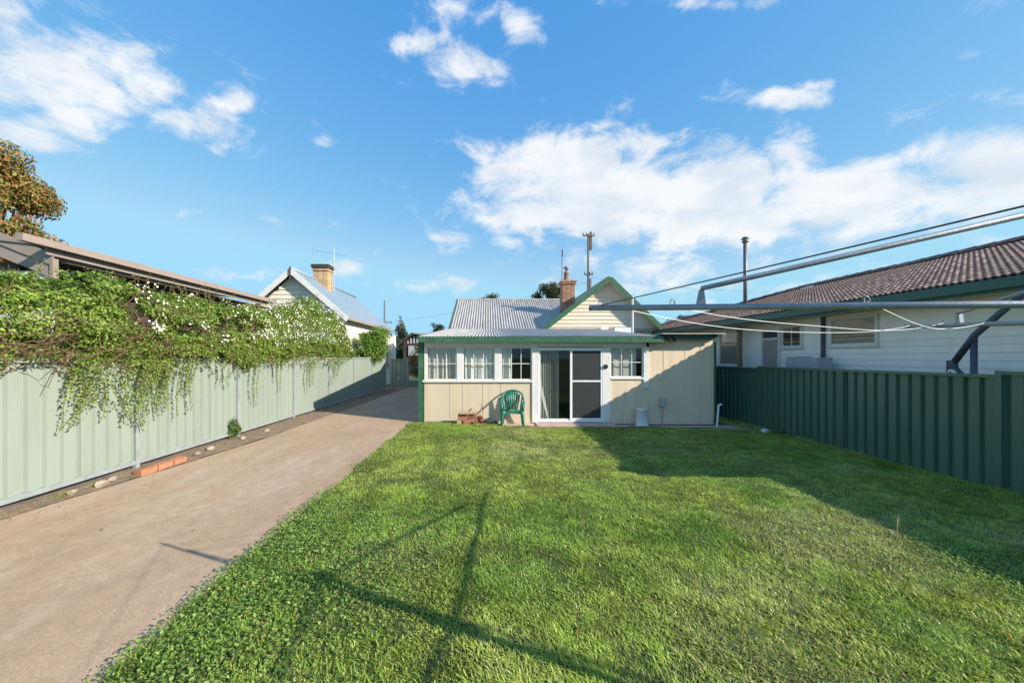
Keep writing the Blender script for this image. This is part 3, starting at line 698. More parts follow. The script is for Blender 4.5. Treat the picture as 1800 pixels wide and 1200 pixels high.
# brick chimney, brick by brick
def chimney(cx, cy, w, d, z0, z1, parent, bm, name='chimney', cap=True):
    core = MB().box(cx-w/2+.012, cx+w/2-.012, cy-d/2+.012, cy+d/2-.012, z0, z1).build(name, M_['mortar'], parent)
    bl, bh, bw = .22, .072, .10
    meb = MB().cbox((0, 0, 0), (bl, bw, bh)).mesh('brick', bm); row = 0; z = z0
    while z + bh < z1:
        ex = (.05 if z > z1 - .20 else 0) + (.03 if z > z1 - .11 else 0)
        W2, D2 = w + 2*ex, d + 2*ex
        n_ = max(2, round(W2/.235)); sh = .25 if row % 2 else 0
        for sgn in (-1, 1):
            for i in range(n_):
                xx = cx - W2/2 + (i+.5)*W2/n_
                inst('brick', meb, core, Matrix.Translation((xx, cy + sgn*(D2/2 - bw/2 + random.uniform(0, .004)), z+bh/2)) @ Matrix.Diagonal((W2/n_/bl*.95, 1, 1, 1)))
        if row < 60:
            nd_ = max(1, round((D2-2*bw)/.235))
            for sgn in (-1, 1):
                for i in range(nd_):
                    yy_ = cy - D2/2 + bw + (i+.5)*(D2-2*bw)/nd_
                    inst('brick', meb, core, Matrix.Translation((cx + sgn*(W2/2 - bw/2 + random.uniform(0, .004)), yy_, z+bh/2)) @ Matrix.Rotation(R(90), 4, 'Z') @ Matrix.Diagonal(((D2-2*bw)/nd_/bl*.95, 1, 1, 1)))
        z += bh + .011; row += 1
    return core
cx_ = P(998, 500, 19.3).x
ch = chimney(cx_, 19.4, .62, .62, 3.9, 5.42, H, M_['chimbrick'])
MB().lathe([(.17, 0), (.13, .1), (.11, .34), (.13, .36), (.13, .42), (0, .42)], (cx_-.05, 19.4, 5.42), 14).build('chimney_pot', M_['chimbrick'], ch, True)
MB().lathe([(.07, 0), (.07, .18), (.15, .2), (.15, .26), (0, .34)], (cx_-.05, 19.4, 5.84), 12).build('cowl', M_['galv'], ch, True)
# white vent pipe, cables, fittings on the wall
MB().path([(P(1112, 585, 14.5).x, 14.5, 2.5), (P(1112, 585, 14.5).x, 14.5, P(0, 522, 14.5).z)], .035, 8).build('vent_pipe', M_['plastic_white'], H)
MB().box(fx(1158), fx(1168), FY-.09, FY-.004, fz(713), fz(699)).build('meter_box', M_['acgrey'], H)
MB().path([(fx(1163), FY-.04, fz(713)), (fx(1163), FY-.04, -.1)], .016, 8).build('conduit', M_['acgrey'], H)
MB().box(fx(1157), fx(1163), FY-.05, FY-.004, fz(666), fz(659)).build('junction_box', M_['fibro_r'], H)
m = MB()
for k in range(5):
    a = Vector((4.55 + k*.05, 10.1 + .03*k, 2.16)); m.path([a, a + Vector((.06, -.03, .05 - .03*k)), a + Vector((.13, 0, -.08)), a + Vector((.16, .05, .06))], .012, 5)
m.build('cable_bundle', M_['black'], H)
# bits lying on the lean-to roof at the foot of the gable
tag(MB().box(4.55, 4.85, 15.8, 15.95, 2.78, 2.90).build('roof_block', M_['plastic_white']), 'small white block lying on the lean-to roof below the gable', 'block')
tag(MB().box(5.35, 6.05, 16.6, 16.9, 2.30, 2.92).build('roof_box', M_['plastic_white']), 'white box on the roof behind the vent pipe below the gable', 'box')
# concrete step and apron
st = MB().box(fx(1000)-.9, fx(1074), 9.80, FY-.031, -.30, -.045).box(fx(1074)+.003, 3.95, 9.76, FY-.04, -.30, -.105)
structure(st.build('door_step', M_['slab']))
structure(MB().box(3.96, 6.42, 9.86, FY-.001, -.35, -.125).build('concrete_apron', M_['slab']))
structure(MB().box(6.0, 6.9, 9.9, 12.0, -.35, -.155).build('side_path', M_['soil']))
structure(MB().box(fx(875), fx(1000)-.905, 9.80, FY-.007, -.30, -.070).build('brick_path', M_['slab']))
for k in range(3):
    o = MB().box(0, .24, 0, .12, 0, .075).build('paving_brick', M_['brick']); o.location = (fx(929) + k*.255 - .02, 9.66 - .01*k, -.125)
    tag(o, ['leftmost loose red brick in the row edging the door step', 'middle loose red brick in the row edging the door step', 'loose red brick nearest the sliding door at the step'][k], 'brick', 'bricks edging the door step')

# ------------------------------------------------------------------ chair, bricks, bin
c = thing('plastic_chair', 'green moulded plastic garden chair against the cream wall', 'chair', (fx(898)+.02, 9.98, -.068))
Rz = Matrix.Rotation(R(-4), 4, 'Z')
G = M_['chair']
def cb(m, name): 
    q = MB(); q.add(m.v, m.f, Rz); return q.build(name, G, c, True, local=True)
m = MB().grid(lambda s, t_: ((s-.5)*(.46-.05*t_), -.23 + .44*t_, .40 - .03*math.sin(t_*2.2) - .012*math.cos((s-.5)*5)), 8, 8)
m.grid(lambda s, t_: ((.5-s)*(.46-.05*t_), -.23 + .44*t_, .378 - .03*math.sin(t_*2.2)), 4, 4)
m.grid(lambda s, t_: ((s-.5)*.47, -.235 + .01*t_, .335 + .068*t_), 8, 1)
cb(m, 'seat')
m = MB()
for i in range(7):
    q_ = i - 3; xb, xt = q_*.036, q_*.056; zt2 = .855 - .0095*q_*q_; yt = .335 - .004*q_*q_
    m.prism([(xb-.0165, .205, .375), (xb+.0165, .205, .375), (xt*.92+.024, .285, .375+(zt2-.375)*.62), (xt+.026, yt, zt2), (xt-.026, yt, zt2), (xt*.92-.024, .285, .375+(zt2-.375)*.62)], (0, .012, -.003))
arch = [(-.285, .06, .585), (-.28, .16, .66), (-.262, .235, .735), (-.225, .285, .795), (-.165, .32, .838), (-.085, .338, .862), (0, .343, .87)]
arch = arch + [(-x_, y_, z_) for (x_, y_, z_) in arch[-2::-1]]
m.path(arch, .022, 8)
cb(m, 'backrest')
for sx_ in (-1, 1):
    m = MB().path([(sx_*.283, .09, .60), (sx_*.287, -.05, .61), (sx_*.282, -.16, .595), (sx_*.268, -.22, .53), (sx_*.255, -.235, .40)], [.026, .032, .034, .032, .036], 8)
    cb(m, 'armrest')
    m = MB().path([(sx_*.215, -.222, .395), (sx_*.245, -.24, .33), (sx_*.262, -.25, .2), (sx_*.275, -.26, 0)], [.06, .046, .036, .026], 8); cb(m, 'leg')
    m = MB().path([(sx_*.262, .235, .735), (sx_*.225, .235, .42), (sx_*.24, .27, .2), (sx_*.255, .30, 0)], [.022, .04, .032, .024], 8); cb(m, 'leg')
me_b = MB().cbox((0, 0, 0), (.23, .11, .076)).mesh('brick', M_['brick'])
bx0 = fx(825); by0 = 10.02; gb_ = -.075
def loose(x, y, z, rz, rx, label, mat=None, sc=(1, 1, 1), name='brick', cat='brick'):
    o = bpy.data.objects.new(name, me_b if mat is None else MB().cbox((0, 0, 0), (.23, .11, .076)).mesh('brick', mat)); o.location = (x, y, z); o.rotation_euler = (R(rx), 0, R(rz)); o.scale = sc
    put(o); return tag(o, label, cat, 'loose bricks piled against the sunroom wall')
for k in range(2):
    loose(bx0-.235, by0-.03, gb_+.038+.077*k, 88+4*k, 0, ['sandy brick on the ground at the left foot of the pile', 'sandy brick second up at the left foot of the pile'][k], M_['sandbrick'])
    loose(bx0-.01, by0-.08, gb_+.038+.077*k, 2*k-2, 0, ['red brick on the ground in the middle of the pile', 'red brick second up in the middle of the pile'][k])
    loose(bx0+.185, by0-.06, gb_+.038+.077*k, 84+5*k, 0, ['pale brick on the ground at the right foot of the pile', 'red brick second up at the right foot of the pile'][k], M_['sandbrick'] if k == 0 else None)
    loose(bx0-.15, by0-.03+.01*k, gb_+.193+.077*k, 2-3*k, 0, ['red brick third course up at the left of the pile', 'red brick directly under the left end of the pale slab'][k])
    loose(bx0+.095, by0-.02-.01*k, gb_+.193+.077*k, -2+4*k, 0, ['red brick third course up at the right of the pile', 'red brick directly under the right end of the pale slab'][k])
loose(bx0+.31, by0+.09, gb_+.10, 20, 55, 'red brick tilted steeply against the right side of the pile')
loose(bx0+.34, by0-.04, gb_+.04, -35, 0, 'dark red brick lying loose beyond the right side of the pile')
loose(bx0+.29, by0+.02, gb_+.20, 65, 30, 'broken red brick leaning high on the right of the pile', None, (.6, 1, 1))
sl = MB().box(bx0-.24, bx0+.19, by0-.13, by0+.12, gb_+.309, gb_+.345).build('paving_slab', M_['concrete']); tag(sl, 'pale concrete slab lying on top of the brick pile', 'slab')
tag(MB().path([(bx0+.22, by0, gb_+.28), (bx0+.30, by0+.05, gb_+.34), (bx0+.35, by0+.22, gb_+.55)], .016, 6).build('stick', M_['timber']), 'thin weathered stick leaning from the brick pile to the wall', 'stick')
def blob(name, c_, r, mat, label, cat, seed=1, flat=.5):
    m = MB(); rr = random.Random(seed); nu, nv = 8, 5; rad_ = [[rr.uniform(.7, 1.15) for _ in range(nu)] for _ in range(nv+1)]
    for t_ in range(nv+1):
        for q_ in range(nu):
            k_ = rad_[t_][q_] if 0 < t_ < nv else 1.0; a_ = 6.2832*q_/nu; b_ = 3.1416*t_/nv
            m.v.append((c_[0] + r[0]*k_*math.cos(a_)*math.sin(b_), c_[1] + r[1]*k_*math.sin(a_)*math.sin(b_), c_[2] + r[2]*k_*math.cos(b_)))
    m.f = [(t_*nu+q_, (t_+1)*nu+q_, (t_+1)*nu+(q_+1) % nu, t_*nu+(q_+1) % nu) for t_ in range(nv) for q_ in range(nu)]
    return tag(m.build(name, mat), label, cat)
sh = thing('old_shoe', 'black shoe left on the ground beside the green chair', 'shoe', (fx(866), 10.12, -.075))
m = MB().grid(lambda s, t_: (-.14 + .28*t_, .05*math.cos(s*math.pi)*(1-.3*t_), max(0, math.sin(s*math.pi))*(.05 + .05*max(0, math.sin((t_-.35)*4)))*(1-.1*(t_ > .95))), 8, 10); m.build('upper', M_['black'], sh, True, local=True)
MB().box(-.15, .15, -.055, .055, 0, .015).build('sole', M_['black'], sh, local=True)
bn = thing('waste_bin', 'tapered white plastic bin standing on the concrete by the wall', 'bin', (fx(1121), 10.1, -.125))
MB().lathe([(.0, .0), (.155, 0), (.16, .03), (.155, .05), (.125, .44), (.135, .45), (.135, .465), (.12, .465), (.118, .44), (.14, .06), (0, .06)], (0, 0, 0), 24).build('body', M_['plastic_white'], bn, True, local=True)
MB().lathe([(.155, .05), (.165, .055), (.165, .075), (.153, .08)], (0, 0, 0), 24).build('rim', M_['plastic_white'], bn, True, local=True)
tag(MB().path([(fx(1249), 10.1, -.155), (fx(1256), 10.22, .25), (fx(1258), 10.25, .42), (fx(1263), 10.25, .44)], [.022, .025, .028, .03], 8).build('white_pipe', M_['plastic_white']), 'short white pipe leaning at the right corner of the cottage', 'pipe')
q = P(1345, 767, 9.35)
ct = MB().cbox((0, 0, 0), (.16, .10, .07), Matrix.Translation((q.x, 9.35, -.08)) @ Matrix.Rotation(R(25), 4, 'Z') @ Matrix.Rotation(R(12), 4, 'X')).build('crushed_carton', M_['plastic_white']); tag(ct, 'crushed white carton on the grass near the dark fence', 'carton')
tag(MB().cbox((0, 0, 0), (.30, .05, .04), Matrix.Translation((q.x+.28, 9.25, -.1)) @ Matrix.Rotation(R(-20), 4, 'Z')).build('timber_offcut', M_['darkbrown']), 'dark timber offcut in the grass beside the white carton', 'timber')
# dry weed stalk on the lawn
sp = P(1578, 955, 3.85); bz_ = float(lawn_z(np.array(sp.x), np.array(3.85)))
m = MB().path([(sp.x, 3.85, bz_), (sp.x-.006, 3.85, bz_+.11), (sp.x+.004, 3.85, bz_+.22)], [.004, .003, .002], 5)
for k in range(6): m.path([(sp.x, 3.85, bz_+.12+.018*k), (sp.x + random.uniform(-.03, .03), 3.85+random.uniform(-.02, .02), bz_+.15+.016*k)], [.002, .004], 4)
tag(m.build('weed_stalk', pmat('dry_stalk', (.42, .36, .17), .8)), 'dry pale weed stalk standing at the edge of the shade', 'weed')
# edging bricks and rubble beside the pale fence
for k in range(3):
    o = MB().cbox((0, 0, .036), (.115, .25, .085)).build('edging_brick', M_['orange_brick']); o.location = (-4.90 + .012*k, 5.62 + .265*k, .012); o.rotation_euler = (0, R(4*k-3), R(-4 + 3*k)); W[o] = Vector(o.location)
    tag(o, ['orange brick nearest the camera beside the pale fence post', 'orange brick in the middle of the row under the pale fence', 'farthest of the orange bricks in the row under the pale fence'][k], 'brick', 'orange bricks edging the driveway')
for k, (yy_, xx, r_) in enumerate(((5.05, -4.98, .07), (5.25, -5.02, .05), (4.75, -5.03, .045), (6.65, -4.92, .05), (7.0, -4.95, .06), (7.9, -4.93, .05), (8.7, -4.9, .06), (3.75, -5.1, .04), (3.6, -5.08, .05))):
    lab = ['large pale rubble stone just before the nearest full fence post', 'smaller stone beside the large pale rubble stone', 'little stone on the soil strip under the vine strands', 'rubble stone just past the orange bricks', 'second rubble stone past the orange bricks', 'stone just before the second grey fence post', 'stone just past the second grey fence post', 'small stone on the soil strip near the left edge of the picture', 'leftmost stone on the soil strip by the fence'][k]
    o = blob('rubble_stone', (xx, yy_, .05), (r_, r_*1.4, r_*.7), M_['stone'], lab, 'stone', k+2); o['group'] = 'rubble along the fence foot'

# ------------------------------------------------------------------ neighbour's tiled house on the right
nb = thing('tiled_house', 'white weatherboard house with brown tiled hip roof behind the dark fence', 'house', (10, 12, -.2))
WX, EX, EZ, Y0, Y1 = 8.1, 7.47, 2.857, 3.4, 20.9; PT = math.tan(R(17)); RX = 12.62; RZ = EZ + (RX-EX)*PT
zb0 = -.2; bh = .13; k = 0
while zb0 + bh*k < 2.60:
    z = zb0 + bh*k
    m = MB().add([(WX-.016, Y0+.5, z), (WX-.016, Y1-.5, z), (WX-.002, Y1-.5, z+bh+.006), (WX-.002, Y0+.5, z+bh+.006), (WX+.006, Y0+.5, z), (WX+.006, Y1-.5, z)], [(0, 3, 2, 1), (0, 1, 5, 4)])
    m.build('weatherboard', M_['vinyl'], nb); k += 1
MB().box(WX+.008, 17.4, Y0+.5, Y1-.5, -.3, 2.68).build('wall', M_['vinyl'], nb)
MB().box(EX+.02, 17.72, Y0+.05, Y1-.05, 2.64, 2.66).build('soffit', M_['soffit'], nb)
rf = MB().add([(EX+.05, Y0+.05, EZ-.06), (17.72, Y0+.05, EZ-.06), (17.72, Y1-.05, EZ-.06), (EX+.05, Y1-.05, EZ-.06), (RX, Y0+5.15, RZ-.06), (RX, Y1-5.15, RZ-.06)],
              [(0, 1, 4), (1, 2, 5, 4), (2, 3, 5), (3, 0, 4, 5), (0, 3, 2, 1)]).build('roof', M_['tileunder'], nb)
m = MB().box(EX-.06, EX+.015, Y0-.03, Y1, 2.67, 2.82).box(EX+.016, 17.72, Y0-.03, Y0+.04, 2.67, 2.82); m.build('gutter', M_['teal'], rf)
MB().box(EX+.016, EX+.04, Y0+.045, Y1, 2.62, 2.80).build('fascia', M_['teal'], rf)
# roof tiles
tw, tl = .21, .27; cs, sn = math.cos(R(17)), math.sin(R(17))
def tile_profile():
    m = MB(); pr = [(0, .006), (.025, .030), (.055, .036), (.085, .008), (.105, .004), (.13, .030), (.16, .036), (.19, .008), (.21, .004)]
    for (yy_, h) in pr: m.v += [(0, yy_, h + .030), (tl + .04, yy_, h - .004), (0, yy_, h - .004)]
    for i in range(len(pr)-1):
        a = 3*i; m.f += [(a, a+1, a+4, a+3), (a+2, a, a+3, a+5)]
    return m
tm = tile_profile(); tme = tm.mesh('tile', M_['tile'])
slots = []
nrow = int((RX-EX)/cs/tl)
for r_ in range(nrow):
    s0 = r_*tl; X = EX + .0 + s0*cs; Z = EZ - .03 + s0*sn; inset = s0*cs
    ny_ = int((Y1-Y0-2*inset)/tw)
    for i in range(ny_): slots.append((X, Y0 + inset + i*tw + (Y1-Y0-2*inset-ny_*tw)/2, Z))
def vis(s): return s[1] > .4 + s[0]/1.365 
inview = sorted([s for s in slots if vis(s)], key=lambda s: s[0]**2 + s[1]**2)
near = set(inview[:300])
Mt = lambda X, Y, Z: Matrix.Translation((X, Y, Z)) @ Matrix.Rotation(R(-17) + random.uniform(-.012, .012), 4, 'Y') @ Matrix.Rotation(random.uniform(-.008, .008), 4, 'Z')
rest = MB()
for s in slots:
    if s in near: inst('tile', tme, rf, Mt(*s))
    else: rest.add(tm.v, tm.f, Mt(*s))
o = rest.build('tile_field', M_['tile'], rf); o['kind'] = 'stuff'
# tiles on the two hip ends, joined
for (yb, sg) in ((Y0, 1), (Y1, -1)):
    hip = MB()
    for r_ in range(nrow):
        s0 = r_*tl*cs; x0 = EX + s0; x1 = 17.77 - s0; nq = int((x1-x0)/tw)
        for i in range(nq):
            Mh = Matrix.Translation((x0 + i*tw + (0 if sg < 0 else tw), yb + sg*(s0-.04), EZ-.02+r_*tl*sn)) @ Matrix.Rotation(R(90*sg), 4, 'Z') @ Matrix.Rotation(R(-17), 4, 'Y')
            hip.add(tm.v, tm.f, Mh)
    o = hip.build('tile_field', M_['tile'], rf); o['kind'] = 'stuff'
capm = MB().grid(lambda s, t_: (.13*math.cos(s*math.pi), .44*t_, .10*math.sin(s*math.pi) + .018*(1-t_)), 8, 1).mesh('ridge_tile', M_['tile'], True)
for i in range(int((Y1-Y0-10.3)/.40)):
    inst('ridge_tile', capm, rf, Matrix.Translation((RX, Y0+5.15+.4*i, RZ-.01+random.uniform(0, .015))))
for (ya, sg) in ((Y0, 1), (Y1, -1)):
    for i in range(19):
        f_ = i/18.3; p_ = Vector((EX + 5.15*f_, ya + sg*5.15*f_, EZ + (RZ-EZ)*f_ + .01)); d_ = Vector((5.15, sg*5.15, RZ-EZ)).normalized()
        inst('ridge_tile', capm, rf, Matrix.Translation(p_) @ d_.to_track_quat('Y', 'Z').to_matrix().to_4x4())
# windows, door, downpipe
def side_window(ya, yb, z0, z1, cols, rows, blind, bar=.02, slider=False):
    X = WX - .05
    fr = .06; m = MB().box(X, X+.045, ya, ya+fr, z0, z1).box(X, X+.045, yb-fr, yb, z0, z1).box(X, X+.045, ya+fr, yb-fr, z0, z0+fr).box(X, X+.045, ya+fr, yb-fr, z1-fr, z1)
    w = m.build('window', M_['white'], nb)
    MB().box(X-.02, X+.03, ya-.03, yb+.03, z0-.03, z0-.002).build('sill', M_['white'], w)
    MB().box(X+.028, X+.031, ya+fr, yb-fr, z0+fr, z1-fr).build('blind', blind, w)
    for i in range(cols):
        for j in range(rows):
            a0 = ya+fr + (yb-ya-2*fr)*i/cols; a1 = ya+fr + (yb-ya-2*fr)*(i+1)/cols; c0 = z0+fr+(z1-z0-2*fr)*j/rows; c1 = z0+fr+(z1-z0-2*fr)*(j+1)/rows
            MB().box(X+.012, X+.015, a0+.008, a1-.008, c0+.008, c1-.008).build('pane', M_['glass'], w)
    for i in range(1, cols):
        c_ = ya+fr + (yb-ya-2*fr)*i/cols; MB().box(X+.004, X+.03, c_-bar/2, c_+bar/2, z0+fr, z1-fr).build('glazing_bar', M_['white'], w)
    return w
side_window(8.12, 9.27, 1.92, 2.58, 1, 1, M_['blind'])
side_window(10.08, 10.78, 1.92, 2.52, 2, 1, M_['darkint'])
side_window(12.53, 13.69, 1.39, 2.55, 1, 1, M_['blind'])
X = WX - .05
dr = MB().box(X, X+.045, 10.85, 10.92, .35, 2.46).box(X, X+.045, 11.52, 11.59, .35, 2.46).box(X, X+.045, 10.92, 11.52, 2.16, 2.22).box(X, X+.045, 10.92, 11.52, 2.40, 2.46).build('door', M_['white'], nb)
MB().box(X+.028, X+.031, 10.92, 11.52, 2.22, 2.40).build('transom', M_['darkint'], dr)
MB().box(X+.030, X+.034, 10.92, 11.52, .35, 2.16).build('door_leaf', M_['blind'], dr)
m = MB()
for k in range(-18, 30):
    for sg in (-1, 1):
        z0_ = .35 + k*.10; a_ = Vector((X+.02, 10.93, z0_ if sg > 0 else z0_+.6)); b_ = Vector((X+.02, 11.51, z0_+.6 if sg > 0 else z0_))
        lo, hi = (a_, b_) if a_.z < b_.z else (b_, a_)
        t0 = max(0, (.36-lo.z)/.6); t1 = min(1, (2.15-lo.z)/.6)
        if t1 - t0 > .05: m.beam(lo.lerp(hi, t0), lo.lerp(hi, t1), .008, .012, up=(1, 0, 0))
m.build('security_grille', M_['lattice'], dr)
MB().path([(WX-.06, 9.43, 2.66), (WX-.06, 9.43, -.1)], .042, 8).build('downpipe', M_['darksteel'], nb)
for k, yy_ in enumerate((12.55, 7.2, 5.0)):
    pass
fl = P(1310, 560, 16.6)
f_ = MB().path([(fl.x, 16.6, 3.4), (fl.x, 16.6, P(0, 422, 16.6).z)], .075, 10).build('flue', M_['flue'], nb, True)
MB().lathe([(0, 0), (.13, .0), (.14, .05), (.10, .06), (.10, .12), (.16, .14), (.10, .22), (0, .24)], (fl.x, 16.6, P(0, 426, 16.6).z), 12).build('flue_cap', M_['flue'], f_, True)
tag(MB().beam((7.88, 12.3, -.2), (7.90, 12.33, 2.62), .11, .11, up=(1, 0, 0)).build('timber_post', M_['timber']), 'weathered brown timber post beside the neighbour house window', 'post')
ac = thing('heat_pump', 'grey outdoor heat pump unit behind the dark fence', 'appliance', (7.70, 9.45, -.2))
MB().box(-.17, .17, -.48, .48, .95, 1.86).build('casing', M_['acgrey'], ac, local=True)
MB().box(-.18, .18, .10, .40, 1.862, 1.885).build('lid', M_['acgrey'], ac, local=True)
for yy_ in (-.4, .4): MB().box(-.15, .15, yy_-.03, yy_+.03, 0, .949).build('leg', M_['galv'], ac, local=True)
# neighbour's dark clothes hoist showing over the fence
nh = thing('dark_hoist', 'dark steel hoist arm with hook rising over the dark green fence', 'clothes hoist', (7.25, 6.0, -.2))
HX = 7.25
def PX(x, y): Y = FPX*HX/(x-VX); return Vector((HX, Y, CH + (VY-y)/FPX*Y))
a, b, cj = PX(1674, 641), PX(1800, 520), PX(1718, 588)
MB().path([PX(1712, 590), (HX, PX(1712, 590).y, -.25)], .038, 8).build('post', M_['darksteel'], nh, True)
MB().path([a, cj + Vector((-.03, 0, 0)), b + (b-a)*.35], .045, 8).build('arm', M_['darksteel'], nh, True)
MB().path([a, PX(1699, 665)], .03, 8).build('strut', M_['darksteel'], nh, True)
MB().lathe([(0, -.07), (.065, -.07), (.065, .07), (0, .07)], a, 10).build('end_fitting', M_['darksteel'], nh)
MB().path([a + Vector((0, .06, -.05)), a + Vector((0, .08, -.11)), a + Vector((0, .05, -.14)), a + Vector((0, .02, -.11))], .012, 6).build('hook', M_['galv'], nh)

# ------------------------------------------------------------------ clothes hoist in the yard
ho = thing('clothes_hoist', 'galvanised rotary clothes hoist with long arms reaching into the right of the view', 'clothes hoist', (3.06, .9, gz(3.06)))
GM = M_['galv']; hub = Vector((3.06, .9, 1.815)); topm = Vector((3.06, .9, 2.42))
tA = Vector((.505, 1.915, 1.918)); tB = Vector((3.46, 3.24, 1.93)); tA2 = Vector((5.6, -.12, 1.92)); tB2 = Vector((2.62, -1.42, 1.93))
MB().path([(3.06, .9, gz(3.06)-.3), (3.06, .9, 2.46)], .03, 12).build('mast', GM, ho, True)
MB().lathe([(0, -.09), (.055, -.09), (.06, .09), (0, .09)], hub, 14).build('hub', GM, ho)
MB().lathe([(0, -.04), (.05, -.04), (.05, .05), (0, .07)], topm, 14).build('top_cap', GM, ho)
def arm(tip, r):
    d = (tip - hub).normalized(); a_ = MB().path([hub + d*.04, tip], r, 12).build('arm', GM, ho, True)
    L = (tip-hub).length; s_att = 0.828; at_ = hub.lerp(tip, s_att)
    up_ = Vector((0, 0, 1)); lift = at_ + up_*.082
    MB().prism([at_ + d*.022 - up_*.01, at_ - d*.022 - up_*.01, at_ - d*.012 + up_*.075, at_ - d*.002 + up_*.088, at_ + d*.008 + up_*.075], d.cross(up_)*.026).build('bracket', GM, a_)
    MB().path([lift, lift.lerp(topm, .04), topm], [.0105, .0115, .0115], 10).build('stay', GM, ho, True)
    for f_ in (.985, .87, .62, .40):
        p_ = hub.lerp(tip, f_) + up_*(r-.002)
        MB().path([p_ - d*.009, p_ - d*.008 + up_*.018, p_ + up_*.026, p_ + d*.008 + up_*.018, p_ + d*.009], .0028, 6).build('line_hook', GM, a_)
    MB().lathe([(0, 0), (r*1.03, 0), (r*1.03, .012), (0, .012)], (0, 0, 0), 12).build('end_cap', M_['flue'], a_).matrix_local = Matrix.Translation(-W[a_]*0 + tip) @ d.to_track_quat('Z', 'Y').to_matrix().to_4x4()
for tp, r_ in ((tA, .0135), (tB, .0165), (tA2, .0135), (tB2, .0135)): arm(tp, r_)
def cord(a_, b_, sag, r_, mat, label_parent, wob=.0, name='line', n_=18):
    pts = []
    for i in range(n_+1):
        s = i/n_; p_ = a_.lerp(b_, s); p_.z -= sag*4*s*(1-s); p_.z += wob*math.sin(s*9.0+a_.x*5); pts.append(p_)
    MB().path(pts, r_, 6).build(name, mat, label_parent, True)
hk = lambda tip, f_: hub.lerp(tip, f_) + Vector((0, 0, .012))
cord(hk(tA, .97), hk(tB, .985), .10, .0018, M_['cord'], ho, .006)
cord(hk(tA, .87), hk(tB, .87), .075, .0018, M_['cord'], ho, .008)
cord(hk(tA, .62), hk(tB, .75), .07, .0018, M_['cord'], ho, .006)
cord(hk(tA, .985), hk(tB2, .985) + Vector((0, 0, .30)), .012, .0024, M_['wire'], ho)
cord(hk(tB, .985), hk(tA2, .985), .06, .003, M_['cord'], ho)
cord(hk(tA2, .985), hk(tB2, .985), .06, .003, M_['cord'], ho)

# ------------------------------------------------------------------ buildings on the left
bb = thing('brown_gutter_building', 'low building with brown steel gutter and fascia behind the flowering vine', 'building', (-8, 9, 0))
EXL = -6.6; zt_ = 3.42
MB().box(EXL-.03, EXL+.08, 5.50, 12.1, zt_-.105, zt_).build('gutter', M_['brown'], bb)
MB().box(EXL-.06, EXL-.031, 5.9, 12.1, zt_-.20, zt_-.02).build('fascia', M_['brown'], bb)
MB().prism([(EXL-.03, 5.96, zt_-.02), (-9.5, 5.96, zt_+.30), (-9.5, 5.96, zt_+.26), (EXL-.03, 5.96, zt_-.06)], (0, 6.1, 0)).build('roof', M_['brown'], bb)
MB().box(-9.5, EXL-.7, 6.11, 12.0, -.1, 3.15).build('wall', M_['darkbrown'], bb)  # wall coloured dark to stand in for the shade under the eave
MB().box(EXL-.69, EXL-.06, 6.2, 12.0, zt_-.27, zt_-.25).build('soffit', M_['darkbrown'], bb)  # eave shade put into the soffit colour
MB().beam((EXL-.06, 6.0, 3.17), (-8.4, 6.0, 3.17+1.74*.40), .03, .17).build('barge_board', M_['brown'], bb)
MB().beam((EXL-.09, 6.02, 2.99), (-8.4, 6.02, 2.99+1.71*.40), .03, .17).build('barge_board', M_['brown'], bb)
MB().box(EXL-.08, EXL-.03, 5.98, 6.06, 2.6, 3.18).build('corner_post', M_['brown'], bb)
MB().box(-9.5, EXL-.13, 6.04, 6.10, 2.0, 3.0).build('wall', M_['white'], bb)
for yy_ in (7.0, 8.9, 10.8): MB().beam((EXL-.10, yy_, 3.10), (EXL-.66, yy_+.02, 2.65), .06, .06, up=(0, 1, 0)).build('brace', M_['cream'], bb)
gh = thing('gabled_house', 'cream weatherboard house with blue-grey iron gable roof beyond the fence', 'house', (-8.4, 20, 0))
EY0, EY1, ex = 16.8, 25.0, -6.0; apx, apz = -8.45, 5.45; ez = 3.36; ex2 = apx - (ex-apx)
zc = 2.0
gw = MB().prism([(ex-.25, EY0+.3, -.1), (ex-.25, EY0+.3, ez-.1), (apx, EY0+.3, apz-.15), (ex2+.25, EY0+.3, ez-.1), (ex2+.25, EY0+.3, -.1)], (0, 8, 0)).build('wall', M_['cream'], gh)
while zc < apz - .3:
    hw = lambda z: (ex-.25-apx) * (1 if z < ez-.1 else max(0, (apz-.15-z)/(apz-.05-ez)))
    m = MB().add([(apx-hw(zc), EY0+.265, zc), (apx+hw(zc), EY0+.265, zc), (apx+hw(zc+.2), EY0+.295, zc+.205), (apx-hw(zc+.2), EY0+.295, zc+.205), (apx-hw(zc), EY0+.298, zc), (apx+hw(zc), EY0+.298, zc)], [(0, 1, 2, 3), (0, 4, 5, 1)])
    m.build('weatherboard', M_['greyboard'], gw); zc += .2
def gsheet(xe):
    m = MB(); nn = 120; d = Vector((xe-apx, 0, ez-apz)).normalized(); nr_ = Vector((-d.z, 0, d.x)); nr_ = nr_ if nr_.z > 0 else -nr_
    for i in range(nn+1):
        y = EY0 + (EY1-EY0)*i/nn; h = nr_*(.012*math.sin(i*1.3)); m.v += [tuple(Vector((apx, y, apz))+h), tuple(Vector((xe, y, ez))+h)]
    m.f = [(2*i, 2*i+2, 2*i+3, 2*i+1) for i in range(nn)]; return m
gr = gsheet(ex).build('roof', M_['bluezinc'], gh, True); gsheet(ex2).build('iron_sheet', M_['bluezinc'], gr, True)
MB().path([(apx, EY0, apz+.02), (apx, EY1, apz+.02)], .07, 8).build('ridge_cap', M_['bluezinc'], gr, True)
